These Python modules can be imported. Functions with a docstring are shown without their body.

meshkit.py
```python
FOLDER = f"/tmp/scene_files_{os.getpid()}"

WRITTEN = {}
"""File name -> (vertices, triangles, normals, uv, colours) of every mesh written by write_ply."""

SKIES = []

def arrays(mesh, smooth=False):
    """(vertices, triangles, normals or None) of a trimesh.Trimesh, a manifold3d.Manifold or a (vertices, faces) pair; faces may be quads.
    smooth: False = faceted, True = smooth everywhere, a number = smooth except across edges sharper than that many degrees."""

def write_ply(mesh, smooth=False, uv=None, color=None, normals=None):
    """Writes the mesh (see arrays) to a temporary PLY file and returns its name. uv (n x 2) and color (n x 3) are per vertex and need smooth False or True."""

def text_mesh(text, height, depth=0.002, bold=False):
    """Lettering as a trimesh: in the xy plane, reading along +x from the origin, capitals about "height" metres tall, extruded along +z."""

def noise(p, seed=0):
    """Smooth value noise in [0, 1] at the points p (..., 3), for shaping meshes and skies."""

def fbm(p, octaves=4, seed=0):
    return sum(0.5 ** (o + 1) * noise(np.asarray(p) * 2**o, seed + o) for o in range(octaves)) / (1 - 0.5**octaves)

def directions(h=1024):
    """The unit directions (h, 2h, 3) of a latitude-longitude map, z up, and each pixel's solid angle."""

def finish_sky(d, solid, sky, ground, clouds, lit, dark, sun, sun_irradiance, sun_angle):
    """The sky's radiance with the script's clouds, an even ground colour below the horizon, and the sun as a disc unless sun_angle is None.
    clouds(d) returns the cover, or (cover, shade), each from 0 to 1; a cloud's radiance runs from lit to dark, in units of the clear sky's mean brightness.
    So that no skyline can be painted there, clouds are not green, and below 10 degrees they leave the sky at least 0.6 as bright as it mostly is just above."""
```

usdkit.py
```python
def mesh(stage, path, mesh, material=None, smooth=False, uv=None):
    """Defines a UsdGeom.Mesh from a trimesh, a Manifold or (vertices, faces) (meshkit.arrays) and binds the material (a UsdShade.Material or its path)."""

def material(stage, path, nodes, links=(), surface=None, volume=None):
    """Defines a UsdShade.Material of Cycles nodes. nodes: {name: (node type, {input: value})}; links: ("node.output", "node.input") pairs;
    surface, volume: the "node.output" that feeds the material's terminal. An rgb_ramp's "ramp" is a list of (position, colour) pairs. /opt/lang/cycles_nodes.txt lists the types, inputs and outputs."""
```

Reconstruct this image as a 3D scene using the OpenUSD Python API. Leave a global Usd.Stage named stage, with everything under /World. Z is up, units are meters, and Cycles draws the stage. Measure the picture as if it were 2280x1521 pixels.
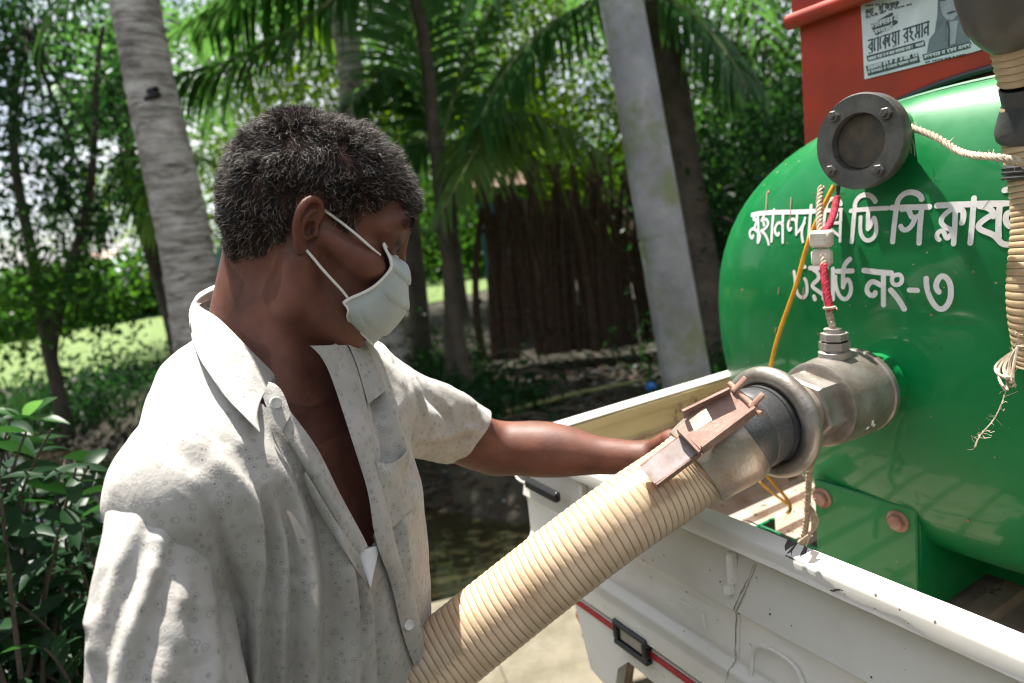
import math, numpy as np, trimesh, usdkit, meshkit
from pxr import Usd, UsdGeom, UsdLux, UsdShade, Gf, Sdf, Vt
from shapely.geometry import Polygon, LineString, Point, MultiPolygon, box as sbox
from shapely.ops import unary_union
from scipy.spatial import cKDTree

stage = Usd.Stage.CreateInMemory()
UsdGeom.SetStageUpAxis(stage, 'Z'); UsdGeom.SetStageMetersPerUnit(stage, 1.0)
UsdGeom.Xform.Define(stage, '/World'); UsdGeom.Scope.Define(stage, '/World/Looks')
A = np.array
# ---------------------------------------------------------------- camera: 24 mm lens, tipped 10 degrees down and a little rolled
FPX, PITCH, ROLL = 1500.0, math.radians(10.0), math.radians(6.73)
EYE = A([0, 0, 1.5])
FW = A([0, math.cos(PITCH), -math.sin(PITCH)]); _u = A([0, math.sin(PITCH), math.cos(PITCH)]); _x = A([1.0, 0, 0])
RT = math.cos(ROLL)*_x - math.sin(ROLL)*_u; UP = math.cos(ROLL)*_u + math.sin(ROLL)*_x
cam = UsdGeom.Camera.Define(stage, '/World/camera')
m = np.eye(4); m[:3, 0], m[:3, 1], m[:3, 2], m[:3, 3] = RT, UP, -FW, EYE
cam.AddTransformOp().Set(Gf.Matrix4d(*m.T.ravel().tolist()))
cam.CreateHorizontalApertureAttr(36.0); cam.CreateVerticalApertureAttr(36.0*683/1024)
cam.CreateFocalLengthAttr(36.0*FPX/2280); cam.CreateFStopAttr(4.2); cam.CreateFocusDistanceAttr(0.73)
cam.CreateClippingRangeAttr((0.02, 5000.0))
cam.CreateExposureAttr(EXPOSURE := 1.68)
# ---------------------------------------------------------------- sun and sky
SUN = A([-0.46, 0.88, 0.0]); SUN = SUN/np.linalg.norm(SUN)*math.cos(math.radians(71)); SUN[2] = math.sin(math.radians(71))
sun = UsdLux.DistantLight.Define(stage, '/World/sun')
sun.CreateIntensityAttr(1.25); sun.CreateAngleAttr(0.5); sun.CreateNormalizeAttr(True); sun.CreateColorAttr(Gf.Vec3f(1.0, 0.95, 0.86))
zc = SUN/np.linalg.norm(SUN); xc = np.cross([0, 0, 1], zc); xc /= np.linalg.norm(xc); yc = np.cross(zc, xc)
m = np.eye(4); m[:3, 0], m[:3, 1], m[:3, 2] = xc, yc, zc
sun.AddTransformOp().Set(Gf.Matrix4d(*m.T.ravel().tolist()))
dome = UsdLux.DomeLight.Define(stage, '/World/sky')
skym = usdkit.material(stage, '/World/Looks/sky', {
    'tc': ('texture_coordinate', {}),
    'map': ('mapping', {'scale': (1.6, 1.6, 3.4)}),
    'n': ('noise_texture', {'scale': 1.3, 'detail': 7.0, 'roughness': 0.55, 'distortion': 0.3}),
    'r': ('rgb_ramp', {'ramp': [(0.0, (0, 0, 0)), (0.36, (0, 0, 0)), (0.56, (1, 1, 1)), (1.0, (1, 1, 1))]}),
    's': ('sky_texture', {'sky_type': 'single_scattering', 'sun_disc': False, 'sun_elevation': math.asin(zc[2]), 'sun_rotation': math.atan2(SUN[0], SUN[1]), 'air_density': 1.0, 'aerosol_density': 1.6}),
    'c': ('mix', {'mix_type': 'mix', 'color2': (8.5, 8.6, 9.2)}),
    'b': ('background_shader', {'strength': 0.055})},
    [('tc.generated', 'map.vector'), ('map.vector', 'n.vector'), ('n.fac', 'r.fac'), ('s.color', 'c.color1'), ('r.color', 'c.fac'), ('c.color', 'b.color')], surface='b.background')
UsdShade.MaterialBindingAPI.Apply(dome.GetPrim()).Bind(skym)

# ---------------------------------------------------------------- helpers: points, shapes, prims
def ray(px, py): return FW + (px-1140)/FPX*RT - (py-760.5)/FPX*UP
def P(px, py, d): return EYE + d*ray(px, py)
def proj(q):
    q = np.asarray(q) - EYE; d = q @ FW
    return np.stack([1140 + FPX*(q @ RT)/d, 760.5 - FPX*(q @ UP)/d, d], -1)
def unit(v): v = np.asarray(v, float); return v/np.maximum(np.linalg.norm(v, axis=-1, keepdims=True), 1e-12)
_names, _loc = {}, {}
MAN_AT = 1.06
def man_place(v): return EYE + MAN_AT*(v-EYE)      # the man is modelled at a handy scale, then set at his true size and distance
def numbered(parent, name):
    k = (parent, name); n = _names.get(k, 0); _names[k] = n+1
    return f'{parent}/{name}' + (f'_{n:03d}' if n else '')
def tag(o, label=None, cat=None, group=None, kind=None):
    for k, v in (('label', label), ('category', cat), ('group', group), ('kind', kind)):
        if v: o.SetCustomDataByKey(k, v)
    return o
def thing(name, label, cat, loc=(0, 0, 0), group=None, kind=None):
    path = numbered('/World', name); x = UsdGeom.Xform.Define(stage, path)
    x.AddTranslateOp().Set(Gf.Vec3d(*map(float, loc))); _loc[path] = A(loc, float)
    return tag(x.GetPrim(), label, cat, group, kind)
def verts_faces(me):
    v, f, _ = meshkit.arrays(me); return np.asarray(v, float), np.asarray(f, int)
def part(name, me, mat, parent=None, label=None, smooth=40, uv=None, **kw):
    pp = str(parent.GetPath()) if parent is not None else '/World'
    path = numbered(pp, name)
    off = next((_loc[q] for q in (pp, pp.rsplit('/', 1)[0]) if q in _loc), A([0., 0, 0]))
    v, f = verts_faces(me)
    if pp.startswith('/World/person'): v = man_place(v)
    o = usdkit.mesh(stage, path, (v - off, f), mat, smooth=(True if uv is not None else smooth), uv=uv)
    return tag(o.GetPrim(), label, **kw)
def cat(ms):
    vs, fs, n = [], [], 0
    for me in ms:
        v, f = verts_faces(me); vs.append(v); fs.append(f+n); n += len(v)
    return np.vstack(vs), np.vstack(fs)
def grid(pts, close_u=False, close_v=False):
    """pts (n, m, 3) -> triangles"""
    pts = np.asarray(pts, float); n, k = pts.shape[:2]
    i, j = np.meshgrid(np.arange(n if close_u else n-1), np.arange(k if close_v else k-1), indexing='ij')
    i, j = i.ravel(), j.ravel(); i2, j2 = (i+1) % n, (j+1) % k
    a, b, c, d = i*k+j, i2*k+j, i2*k+j2, i*k+j2
    return pts.reshape(-1, 3), np.vstack([np.stack([a, b, c], 1), np.stack([a, c, d], 1)])
def spline(ctrl, n, closed=False):
    from scipy.interpolate import CubicSpline, PchipInterpolator
    c = np.asarray(ctrl, float)
    if len(c) == 2: return c[0] + np.linspace(0, 1, n)[:, None]*(c[1]-c[0])
    t = np.concatenate([[0], np.cumsum(np.maximum(np.linalg.norm(np.diff(c[:, :3], axis=0), axis=1), 1e-6)**0.5)])
    return CubicSpline(t, c)(np.linspace(0, t[-1], n))
def frames(path):
    path = np.asarray(path, float); t = unit(np.gradient(path, axis=0)); n = np.zeros_like(t)
    h = A([0, 0, 1.0]) if abs(t[0][2]) < 0.9 else A([1.0, 0, 0])
    n[0] = unit(np.cross(t[0], h))
    for i in range(1, len(t)):
        q = n[i-1] - t[i]*(n[i-1] @ t[i]); n[i] = unit(q)
    return t, n, np.cross(t, n)
def tube(path, r, k=12, cap=True, prof=None):
    """swept circle; r a number, per-point array"""
    path = np.asarray(path, float); t, n, b = frames(path); r = np.broadcast_to(r, len(path))
    a = np.linspace(0, 2*np.pi, k, endpoint=False)
    pts = path[:, None] + r[:, None, None]*(np.cos(a)[None, :, None]*n[:, None] + np.sin(a)[None, :, None]*b[:, None])
    v, f = grid(pts, close_v=True)
    if cap:
        m_ = len(v); v = np.vstack([v, path[0], path[-1]]); j = np.arange(k); j2 = (j+1) % k; e = (len(path)-1)*k
        f = np.vstack([f, np.stack([np.full(k, m_), j2, j], 1), np.stack([np.full(k, m_+1), e+j, e+j2], 1)])
    return v, f[:, ::-1]
def lathe(profile, o, ax, k=40, ref=None):
    """profile [(along, radius)], around axis ax from o"""
    pr = np.asarray(profile, float); ax = unit(ax)
    h = A([0, 0, 1.0]) if ref is None else A(ref, float)
    if abs(ax @ unit(h)) > 0.95: h = A([1.0, 0, 0])
    n = unit(np.cross(ax, h)); b = np.cross(ax, n)
    a = np.linspace(0, 2*np.pi, k, endpoint=False)
    pts = A(o) + pr[:, 0][:, None, None]*ax + pr[:, 1][:, None, None]*(np.cos(a)[None, :, None]*n + np.sin(a)[None, :, None]*b)
    return grid(pts, close_v=True)
def prism(poly, o, ux, uy, depth):
    """shapely polygon in the plane (o, ux, uy), extruded by depth along ux x uy"""
    ux, uy = A(ux, float), A(uy, float); n = np.cross(unit(ux), unit(uy))
    gs = getattr(poly, 'geoms', [poly]); out = []
    for g in gs:
        if g.is_empty or g.area <= 0: continue
        e = trimesh.creation.extrude_polygon(g, 1.0, engine='earcut')
        v = A(o) + e.vertices[:, :1]*ux + e.vertices[:, 1:2]*uy + e.vertices[:, 2:]*(n*depth)
        out.append((v, e.faces))
    return cat(out)
def block(c, ax, ay, az, sx, sy, sz, bev=0.0):
    """a box with chamfered edges, centred at c"""
    ax, ay, az = unit(ax), unit(ay), unit(az); h = A([sx, sy, sz])/2
    b = min(bev, h.min()*0.9)
    if b <= 0:
        e = trimesh.creation.box((sx, sy, sz)); v, f = e.vertices, e.faces
    else:
        s = A([[i, j, k] for i in (-1, 1) for j in (-1, 1) for k in (-1, 1)], float)
        pts = np.vstack([s*(h-A([b if q != w else 0 for q in range(3)])) for w in range(3)])
        e = trimesh.convex.convex_hull(pts); v, f = e.vertices, e.faces
    return A(c) + v[:, :1]*ax + v[:, 1:2]*ay + v[:, 2:]*az, f
def surface_nets(val, lo, h):
    """isosurface 0 of a grid of signed distances (negative inside)"""
    s = val < 0; nx, ny, nz = val.shape
    cs = s[:-1, :-1, :-1].astype(np.int8)
    for dx, dy, dz in ((1,0,0),(0,1,0),(0,0,1),(1,1,0),(1,0,1),(0,1,1),(1,1,1)):
        cs = cs + s[dx:nx-1+dx, dy:ny-1+dy, dz:nz-1+dz]
    act = (cs > 0) & (cs < 8); idx = np.full(act.shape, -1, np.int64); ii = np.argwhere(act); idx[act] = np.arange(len(ii))
    acc = np.zeros((len(ii), 3)); cnt = np.zeros(len(ii)); i0, i1, i2 = ii.T
    corners = [(a, b, c) for a in (0, 1) for b in (0, 1) for c in (0, 1)]
    for a in corners:
        for w in range(3):
            if a[w]: continue
            b = list(a); b[w] = 1
            va = val[i0+a[0], i1+a[1], i2+a[2]]; vb = val[i0+b[0], i1+b[1], i2+b[2]]
            x = (va < 0) != (vb < 0); t = np.where(x, va/np.where(x, va-vb, 1), 0)
            q = np.tile(A(a, float), (len(ii), 1)); q[:, w] += t
            acc += q*x[:, None]; cnt += x
    v = lo + h*(ii + acc/cnt[:, None])
    fs = []
    for w in range(3):
        u1, u2 = (w+1) % 3, (w+2) % 3
        sl0 = [slice(None)]*3; sl1 = [slice(None)]*3
        sl0[w] = slice(0, -1); sl1[w] = slice(1, None)
        e = s[tuple(sl0)] != s[tuple(sl1)]
        q = np.argwhere(e); q = q[(q[:, u1] > 0) & (q[:, u2] > 0)]
        q = q[(q[:, u1] < val.shape[u1]-1) & (q[:, u2] < val.shape[u2]-1)]
        d1 = np.zeros(3, int); d1[u1] = 1; d2 = np.zeros(3, int); d2[u2] = 1
        g = [idx[tuple((q-x).T)] for x in (d1*0, d1, d1+d2, d2)]
        ins = s[tuple(q.T)]
        quad = np.stack(g, 1); quad = np.where(ins[:, None], quad, quad[:, ::-1]) if True else quad
        fs.append(quad[(quad >= 0).all(1)])
    quads = np.vstack(fs)
    return v, np.vstack([quads[:, [0, 1, 2]], quads[:, [0, 2, 3]]])
def sdf_mesh(fn, lo, hi, h, blk=8):
    """fn at the corners of a grid of step h, evaluated only in blocks that the surface may cross"""
    lo, hi = A(lo, float), A(hi, float); nb = np.ceil((hi-lo)/(h*blk)).astype(int); n = nb*blk+1
    g = [lo[i] + h*blk*(np.arange(nb[i])+0.5) for i in range(3)]
    ctr = np.stack(np.meshgrid(*g, indexing='ij'), -1); dc = fn(ctr.reshape(-1, 3)).reshape(nb)
    near = np.abs(dc) < h*blk*0.87*1.7 + 0.008
    val = np.empty(n, np.float32)
    val[:-1, :-1, :-1] = np.repeat(np.repeat(np.repeat(np.where(dc < 0, -1.0, 1.0), blk, 0), blk, 1), blk, 2)
    val[-1] = val[-2]; val[:, -1] = val[:, -2]; val[:, :, -1] = val[:, :, -2]
    r = np.arange(blk+1); off = np.stack(np.meshgrid(r, r, r, indexing='ij'), -1).reshape(-1, 3)
    ids = np.argwhere(near)
    for k in range(0, len(ids), 300):
        q = (ids[k:k+300, None]*blk + off).reshape(-1, 3)
        val[tuple(q.T)] = fn(lo + h*q)
    return surface_nets(val, lo, h)
def vnormals(v, f):
    n = np.zeros_like(v); c = np.cross(v[f[:, 1]]-v[f[:, 0]], v[f[:, 2]]-v[f[:, 0]])
    for k in range(3): np.add.at(n, f[:, k], c)
    return unit(n)
def taubin(v, f, it=8, lam=0.5, mu=-0.53):
    from scipy.sparse import coo_matrix
    e = np.vstack([f[:, [0, 1]], f[:, [1, 2]], f[:, [2, 0]]]); e = np.vstack([e, e[:, ::-1]])
    W = coo_matrix((np.ones(len(e)), (e[:, 0], e[:, 1])), shape=(len(v), len(v))).tocsr(); W.data[:] = 1
    d = np.asarray(W.sum(1)).ravel(); d[d == 0] = 1
    for _ in range(it):
        for s in (lam, mu): v = v + s*((W @ v)/d[:, None] - v)
    return v
def compact(v, f):
    u, inv = np.unique(f, return_inverse=True); return v[u], inv.reshape(f.shape)
# signed distances
def smin(a, b, k): h = np.clip(0.5+0.5*(b-a)/k, 0, 1); return b*(1-h)+a*h - k*h*(1-h)
def smax(a, b, k): return -smin(-a, -b, k)
def sd_ell(x, c, r, axes=None):
    q = x - A(c)
    if axes is not None: q = q @ np.asarray(axes).T
    r = A(r, float); k0 = np.linalg.norm(q/r, axis=1); k1 = np.linalg.norm(q/(r*r), axis=1)
    return k0*(k0-1)/np.maximum(k1, 1e-9)
def sd_cap(x, a, b, ra, rb):
    a, b = A(a, float), A(b, float); ab = b-a; t = np.clip((x-a) @ ab/(ab @ ab), 0, 1)
    return np.linalg.norm(x-a-t[:, None]*ab, axis=1) - (ra+(rb-ra)*t)
rng = np.random.default_rng(7)

# ---------------------------------------------------------------- materials
_mats = {}
def M(name, nodes, links, surface='p.BSDF'):
    _mats[name] = usdkit.material(stage, '/World/Looks/'+name, nodes, links, surface=surface); return _mats[name]
def plain(name, col, rough=0.5, metallic=0.0, var=0.25, scale=30.0, bump=0.0, col2=None, bscale=None, **kw):
    """a base colour broken up by noise, with fine relief"""
    c = A(col, float); c2 = A(col2, float) if col2 is not None else c*(1-var)
    nodes = {'g': ('texture_coordinate', {}), 'n': ('noise_texture', {'scale': scale, 'detail': 5.0, 'roughness': 0.6}),
             'r': ('rgb_ramp', {'ramp': [(0.3, tuple(c2)), (0.65, tuple(c))]}),
             'p': ('principled_bsdf', {'roughness': rough, 'metallic': metallic, **kw})}
    links = [('g.object', 'n.vector'), ('n.fac', 'r.fac'), ('r.color', 'p.base_color')]
    if bump:
        nodes['n2'] = ('noise_texture', {'scale': bscale or scale*6, 'detail': 3.0}); nodes['b'] = ('bump', {'strength': 1.0, 'distance': bump})
        links += [('g.object', 'n2.vector'), ('n2.fac', 'b.height'), ('b.normal', 'p.normal')]
    return M(name, nodes, links)
# paints and metals
def paint(name, col, dirt, rough=0.35, coat=0.3, amount=0.5, scale=14.0, chips=None, chip_at=0.66, chip_scale=60.0, coat_rough=0.15):
    """an old painted sheet: base coat, dusty film, small chips down to another colour"""
    nodes = {'g': ('geometry', {}),
        'n': ('noise_texture', {'scale': scale, 'detail': 7.0, 'roughness': 0.62}), 'r': ('rgb_ramp', {'ramp': [(0.38, (0, 0, 0)), (0.75, (1, 1, 1))]}),
        'k': ('math', {'math_type': 'multiply', 'value2': amount}),
        'm': ('mix', {'color1': col, 'color2': dirt}),
        'n2': ('noise_texture', {'scale': chip_scale, 'detail': 4.0, 'roughness': 0.6}),
        'n3': ('noise_texture', {'scale': 7.0, 'detail': 2.0}),
        'ad': ('math', {'math_type': 'multiply_add', 'value2': 0.35}),
        'r2': ('rgb_ramp', {'ramp': [(chip_at, (0, 0, 0)), (chip_at+0.025, (1, 1, 1))]}),
        'm2': ('mix', {'color2': chips or dirt}),
        'rr': ('math', {'math_type': 'multiply_add', 'value2': 0.3, 'value3': rough}),
        'b': ('bump', {'strength': 0.5, 'distance': 0.0006}),
        'p': ('principled_bsdf', {'coat_weight': coat, 'coat_roughness': coat_rough, 'specular_ior_level': 0.32})}
    links = [('g.position', 'n.vector'), ('n.fac', 'r.fac'), ('r.color', 'k.value1'), ('k.value', 'm.fac'), ('g.position', 'n2.vector'), ('g.position', 'n3.vector'),
        ('n3.fac', 'ad.value1'), ('n2.fac', 'ad.value3'), ('m.color', 'm2.color1'), ('ad.value', 'r2.fac'), ('r2.color', 'm2.fac'), ('m2.color', 'p.base_color'),
        ('r.color', 'rr.value1'), ('rr.value', 'p.roughness'), ('n.fac', 'b.height'), ('b.normal', 'p.normal')]
    return M(name, nodes, links)
m_green = paint('green_paint', (0.0, 0.145, 0.034), (0.004, 0.19, 0.056), 0.34, 0.5, 0.55, 9.0, (0.30, 0.28, 0.18), 0.90, 90.0, 0.07)
m_greenf = paint('green_frame', (0.0, 0.14, 0.05), (0.03, 0.17, 0.07), 0.4, 0.3, 0.5, 14.0, (0.16, 0.05, 0.03), 0.80, 40.0)
m_white = paint('white_paint', (0.74, 0.725, 0.69), (0.52, 0.43, 0.33), 0.35, 0.4, 0.38, 8.0, (0.16, 0.12, 0.09), 0.90, 110.0)
m_cream = paint('cream_paint', (0.60, 0.49, 0.28), (0.50, 0.36, 0.18), 0.5, 0.15, 0.6, 10.0, (0.22, 0.09, 0.03), 0.87, 70.0)
m_red = paint('red_paint', (0.38, 0.034, 0.014), (0.20, 0.030, 0.018), 0.5, 0.1, 0.8, 9.0, (0.10, 0.03, 0.025), 0.86, 35.0)
m_dirty = paint('worn_floor', (0.34, 0.28, 0.23), (0.20, 0.12, 0.08), 0.6, 0.0, 0.9, 16.0, (0.08, 0.06, 0.05), 0.80, 30.0)
m_steel = plain('worn_steel', (0.46, 0.40, 0.35), 0.42, 0.75, scale=25, col2=(0.30, 0.22, 0.16), bump=0.0005, bscale=220)
m_alu = plain('cast_aluminium', (0.35, 0.325, 0.30), 0.38, 0.7, scale=30, col2=(0.20, 0.165, 0.13), bump=0.0004, bscale=260)
m_zinc = plain('galvanised_iron', (0.34, 0.32, 0.30), 0.5, 0.6, scale=35, col2=(0.27, 0.24, 0.21), bump=0.0006, bscale=200)
m_rust = plain('rusty_iron', (0.42, 0.27, 0.21), 0.7, 0.15, scale=40, col2=(0.25, 0.12, 0.085), bump=0.0005, bscale=300)
m_latch = plain('bare_lever', (0.28, 0.19, 0.155), 0.5, 0.3, scale=40, col2=(0.19, 0.10, 0.075), bump=0.0003, bscale=300)
m_dark = plain('dark_flange', (0.085, 0.085, 0.082), 0.45, 0.5, scale=30, col2=(0.16, 0.15, 0.135), bump=0.0006, bscale=200)
m_disc = plain('dark_disc', (0.05, 0.046, 0.04), 0.55, 0.3, scale=60, col2=(0.10, 0.08, 0.05), bump=0.0008, bscale=120)
m_rubber = plain('black_rubber', (0.022, 0.024, 0.026), 0.5, 0.0, scale=30, col2=(0.05, 0.05, 0.05), bump=0.0004)
m_pvc = plain('dark_pvc', (0.085, 0.08, 0.068), 0.38, 0.0, scale=12, col2=(0.05, 0.05, 0.046), bump=0.0006, bscale=60)
m_black = plain('black_plastic', (0.012, 0.012, 0.013), 0.3, 0.0)
m_redst = plain('red_stripe', (0.42, 0.008, 0.02), 0.4, 0.0, scale=60, var=0.3)
m_orange = plain('amber_lens', (0.75, 0.12, 0.03), 0.2, 0.0, coat_weight=0.6)
m_lens = plain('grey_lens', (0.42, 0.40, 0.35), 0.35, 0.0, scale=50, col2=(0.3, 0.27, 0.22))
m_letter = plain('white_lettering', (0.78, 0.76, 0.76), 0.45, 0.0, scale=45, col2=(0.62, 0.63, 0.62))
m_rope = plain('jute_rope', (0.50, 0.42, 0.32), 0.95, 0.0, scale=120, col2=(0.30, 0.24, 0.17))
m_redrope = plain('red_cord', (0.46, 0.015, 0.05), 0.8, 0.0, scale=120, col2=(0.25, 0.006, 0.02))
m_yellow = plain('yellow_cable', (0.72, 0.33, 0.02), 0.4, 0.0, scale=40, col2=(0.5, 0.22, 0.015))
m_tape = plain('old_tape', (0.62, 0.58, 0.50), 0.6, 0.0, scale=60, col2=(0.42, 0.37, 0.30))
m_paper = plain('poster_paper', (0.62, 0.65, 0.68), 0.8, 0.0, scale=25, col2=(0.50, 0.53, 0.55))
m_ink = plain('poster_ink', (0.035, 0.045, 0.055), 0.7, 0.0, scale=60, col2=(0.07, 0.085, 0.095))
m_grey1 = plain('poster_grey', (0.17, 0.20, 0.22), 0.7, 0.0, scale=60, col2=(0.11, 0.13, 0.15))
m_grey2 = plain('poster_pale_grey', (0.34, 0.37, 0.40), 0.7, 0.0, scale=60, col2=(0.26, 0.29, 0.31))
m_tyre = m_rubber
# ribbed suction hose: pale windings, dark grooves (u runs along the hose, one unit per winding)
def hose_mat(name, rib, groove, stain):
    return M(name, {'t': ('texture_coordinate', {}), 's': ('separate_xyz', {}), 'fr': ('math', {'math_type': 'fraction'}),
        'g': ('geometry', {}), 'n': ('noise_texture', {'scale': 22.0, 'detail': 6.0, 'roughness': 0.65}), 'n1': ('noise_texture', {'scale': 260.0, 'detail': 3.0}),
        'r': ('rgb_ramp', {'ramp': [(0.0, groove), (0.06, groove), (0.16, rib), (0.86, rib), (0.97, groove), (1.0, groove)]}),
        'r2': ('rgb_ramp', {'ramp': [(0.42, (0, 0, 0)), (0.72, (0.75, 0.75, 0.75))]}), 'm': ('mix', {'color2': stain}),
        'b': ('bump', {'strength': 0.6, 'distance': 0.0004}),
        'p': ('principled_bsdf', {'roughness': 0.36, 'subsurface_weight': 0.25, 'subsurface_scale': 0.006, 'subsurface_radius': (1.0, 0.6, 0.3)})},
        [('t.UV', 's.vector'), ('s.x', 'fr.value1'), ('fr.value', 'r.fac'), ('g.position', 'n.vector'), ('g.position', 'n1.vector'), ('n.fac', 'r2.fac'), ('r.color', 'm.color1'), ('r2.color', 'm.fac'),
         ('m.color', 'p.base_color'), ('n1.fac', 'b.height'), ('b.normal', 'p.normal')])
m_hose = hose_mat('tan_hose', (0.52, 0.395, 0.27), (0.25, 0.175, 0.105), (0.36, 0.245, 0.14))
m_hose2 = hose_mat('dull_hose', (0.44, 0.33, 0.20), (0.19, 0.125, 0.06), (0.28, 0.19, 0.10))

# ---------------------------------------------------------------- the tank truck; K(s, l, z): s across the tailgate, l towards the cab, z up
TS = 0.88
_c0 = A([-0.0168, 1.434, 1.03]); TT = A([0.494, -0.8695, 0.0]); TL = A([0.8695, 0.494, 0.0]); ZZ = A([0, 0, 1.0])
TT, TL = unit(TT), unit(TL)
def K(s, l, z): return EYE + TS*(_c0 + s*TT + l*TL + (z-1.03)*ZZ - EYE)
def KV(q):
    q = np.asarray(q, float); return EYE + TS*(_c0 - EYE + q[..., :1]*TT + q[..., 1:2]*TL + (q[..., 2:]-1.03)*ZZ)
def on_l(px, py, l):
    k = ray(px, py); o = EYE + TS*(_c0 + l*TL - EYE); t = ((o-EYE) @ TL)/(k @ TL); q = (EYE + t*k - EYE)/TS + EYE - _c0
    return A([q @ TT, q[2]+1.03-0.0])
def kbox(s0, s1, l0, l1, z0, z1, bev=0.004):
    return block(K((s0+s1)/2, (l0+l1)/2, (z0+z1)/2), TT, TL, ZZ, (s1-s0)*TS, (l1-l0)*TS, (z1-z0)*TS, bev*TS)
GZ = (1.5-(1.5-0.0))/TS
def zk(zw): return 1.5 + (zw-1.5)/TS      # a world height in truck units
truck = thing('small_truck', 'small white pickup truck with rusty cream bed carrying the green tank', 'truck', A([*K(0.72, 0.9, 1)[:2], 0]))
W = 1.44                                    # bed width
# tailgate: a folded sheet swept across the truck (profile l, z)
prof = A([(0.030, 0.735), (-0.004, 0.735), (-0.010, 0.742), (-0.010, 0.792), (-0.006, 0.798), (0.006, 0.806), (0.007, 0.812), (0.006, 0.880), (0.002, 0.896), (-0.006, 0.903),
          (0.014, 0.990), (0.012, 0.997), (-0.006, 0.999), (-0.012, 1.003), (-0.012, 1.024), (-0.008, 1.030), (0.026, 1.031), (0.032, 1.027), (0.032, 0.995), (0.030, 0.990), (0.030, 0.735)])
ss = np.concatenate([[0.0, 0.006, 0.012], np.linspace(0.02, W-0.02, 60), [W-0.012, W-0.006, W]])
ins = np.clip(np.minimum(ss, W-ss)/0.012, 0.25, 1.0)
pts = np.zeros((len(ss), len(prof), 3))
for i, s in enumerate(ss):
    lc = prof[:, 0].mean(); pts[i, :, 0] = s; pts[i, :, 1] = 0.012 + (prof[:, 0]-0.012)*ins[i]; pts[i, :, 2] = prof[:, 1]
dent = meshkit.fbm(np.stack([pts[..., 0]*5, pts[..., 2]*9, pts[..., 1]*0], -1), 3, 3)-0.5
pts[..., 1] += dent*0.006
gate = grid(KV(pts)); endcaps = []
tg = part('tailgate', gate, m_white, truck, 'dented white tailgate with scuffed top rail')
# stamped ribs on the face: three short uprights under the rail, a pressed arch low down
for s in (0.235, 0.60, 0.985):
    part('stamped_rib', cat([kbox(s-0.006, s+0.006, -0.004, 0.012, 0.938, 0.990, 0.003), kbox(s-0.006, s+0.006, -0.012, 0.002, 0.925, 0.94, 0.002)]), m_white, tg)
def strip3(ps, r, k=8): return tube(KV(ps), r*TS, k)
part('pressed_ridge', strip3([(0.46, -0.003, 0.862), (0.53, -0.003, 0.862)], 0.0025), m_white, tg)
part('pressed_ridge', strip3([(0.54, -0.003, 0.866), (0.543, -0.003, 0.84)], 0.0025), m_white, tg)
part('pressed_ridge', strip3(spline([(0.625, 0.001, 0.79), (0.64, -0.001, 0.858), (0.66, -0.002, 0.868), (0.70, -0.002, 0.866), (0.715, -0.001, 0.85), (0.73, 0.001, 0.79)], 20), 0.003), m_white, tg)
_fp = A([(0.735, -0.004), (0.742, -0.010), (0.792, -0.010), (0.798, -0.006), (0.806, 0.006), (0.812, 0.007), (0.880, 0.006), (0.896, 0.002), (0.903, -0.006), (0.990, 0.014), (0.997, 0.012), (0.999, -0.006), (1.003, -0.012), (1.024, -0.012), (1.030, -0.008), (1.0311, 0.026)])
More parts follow.
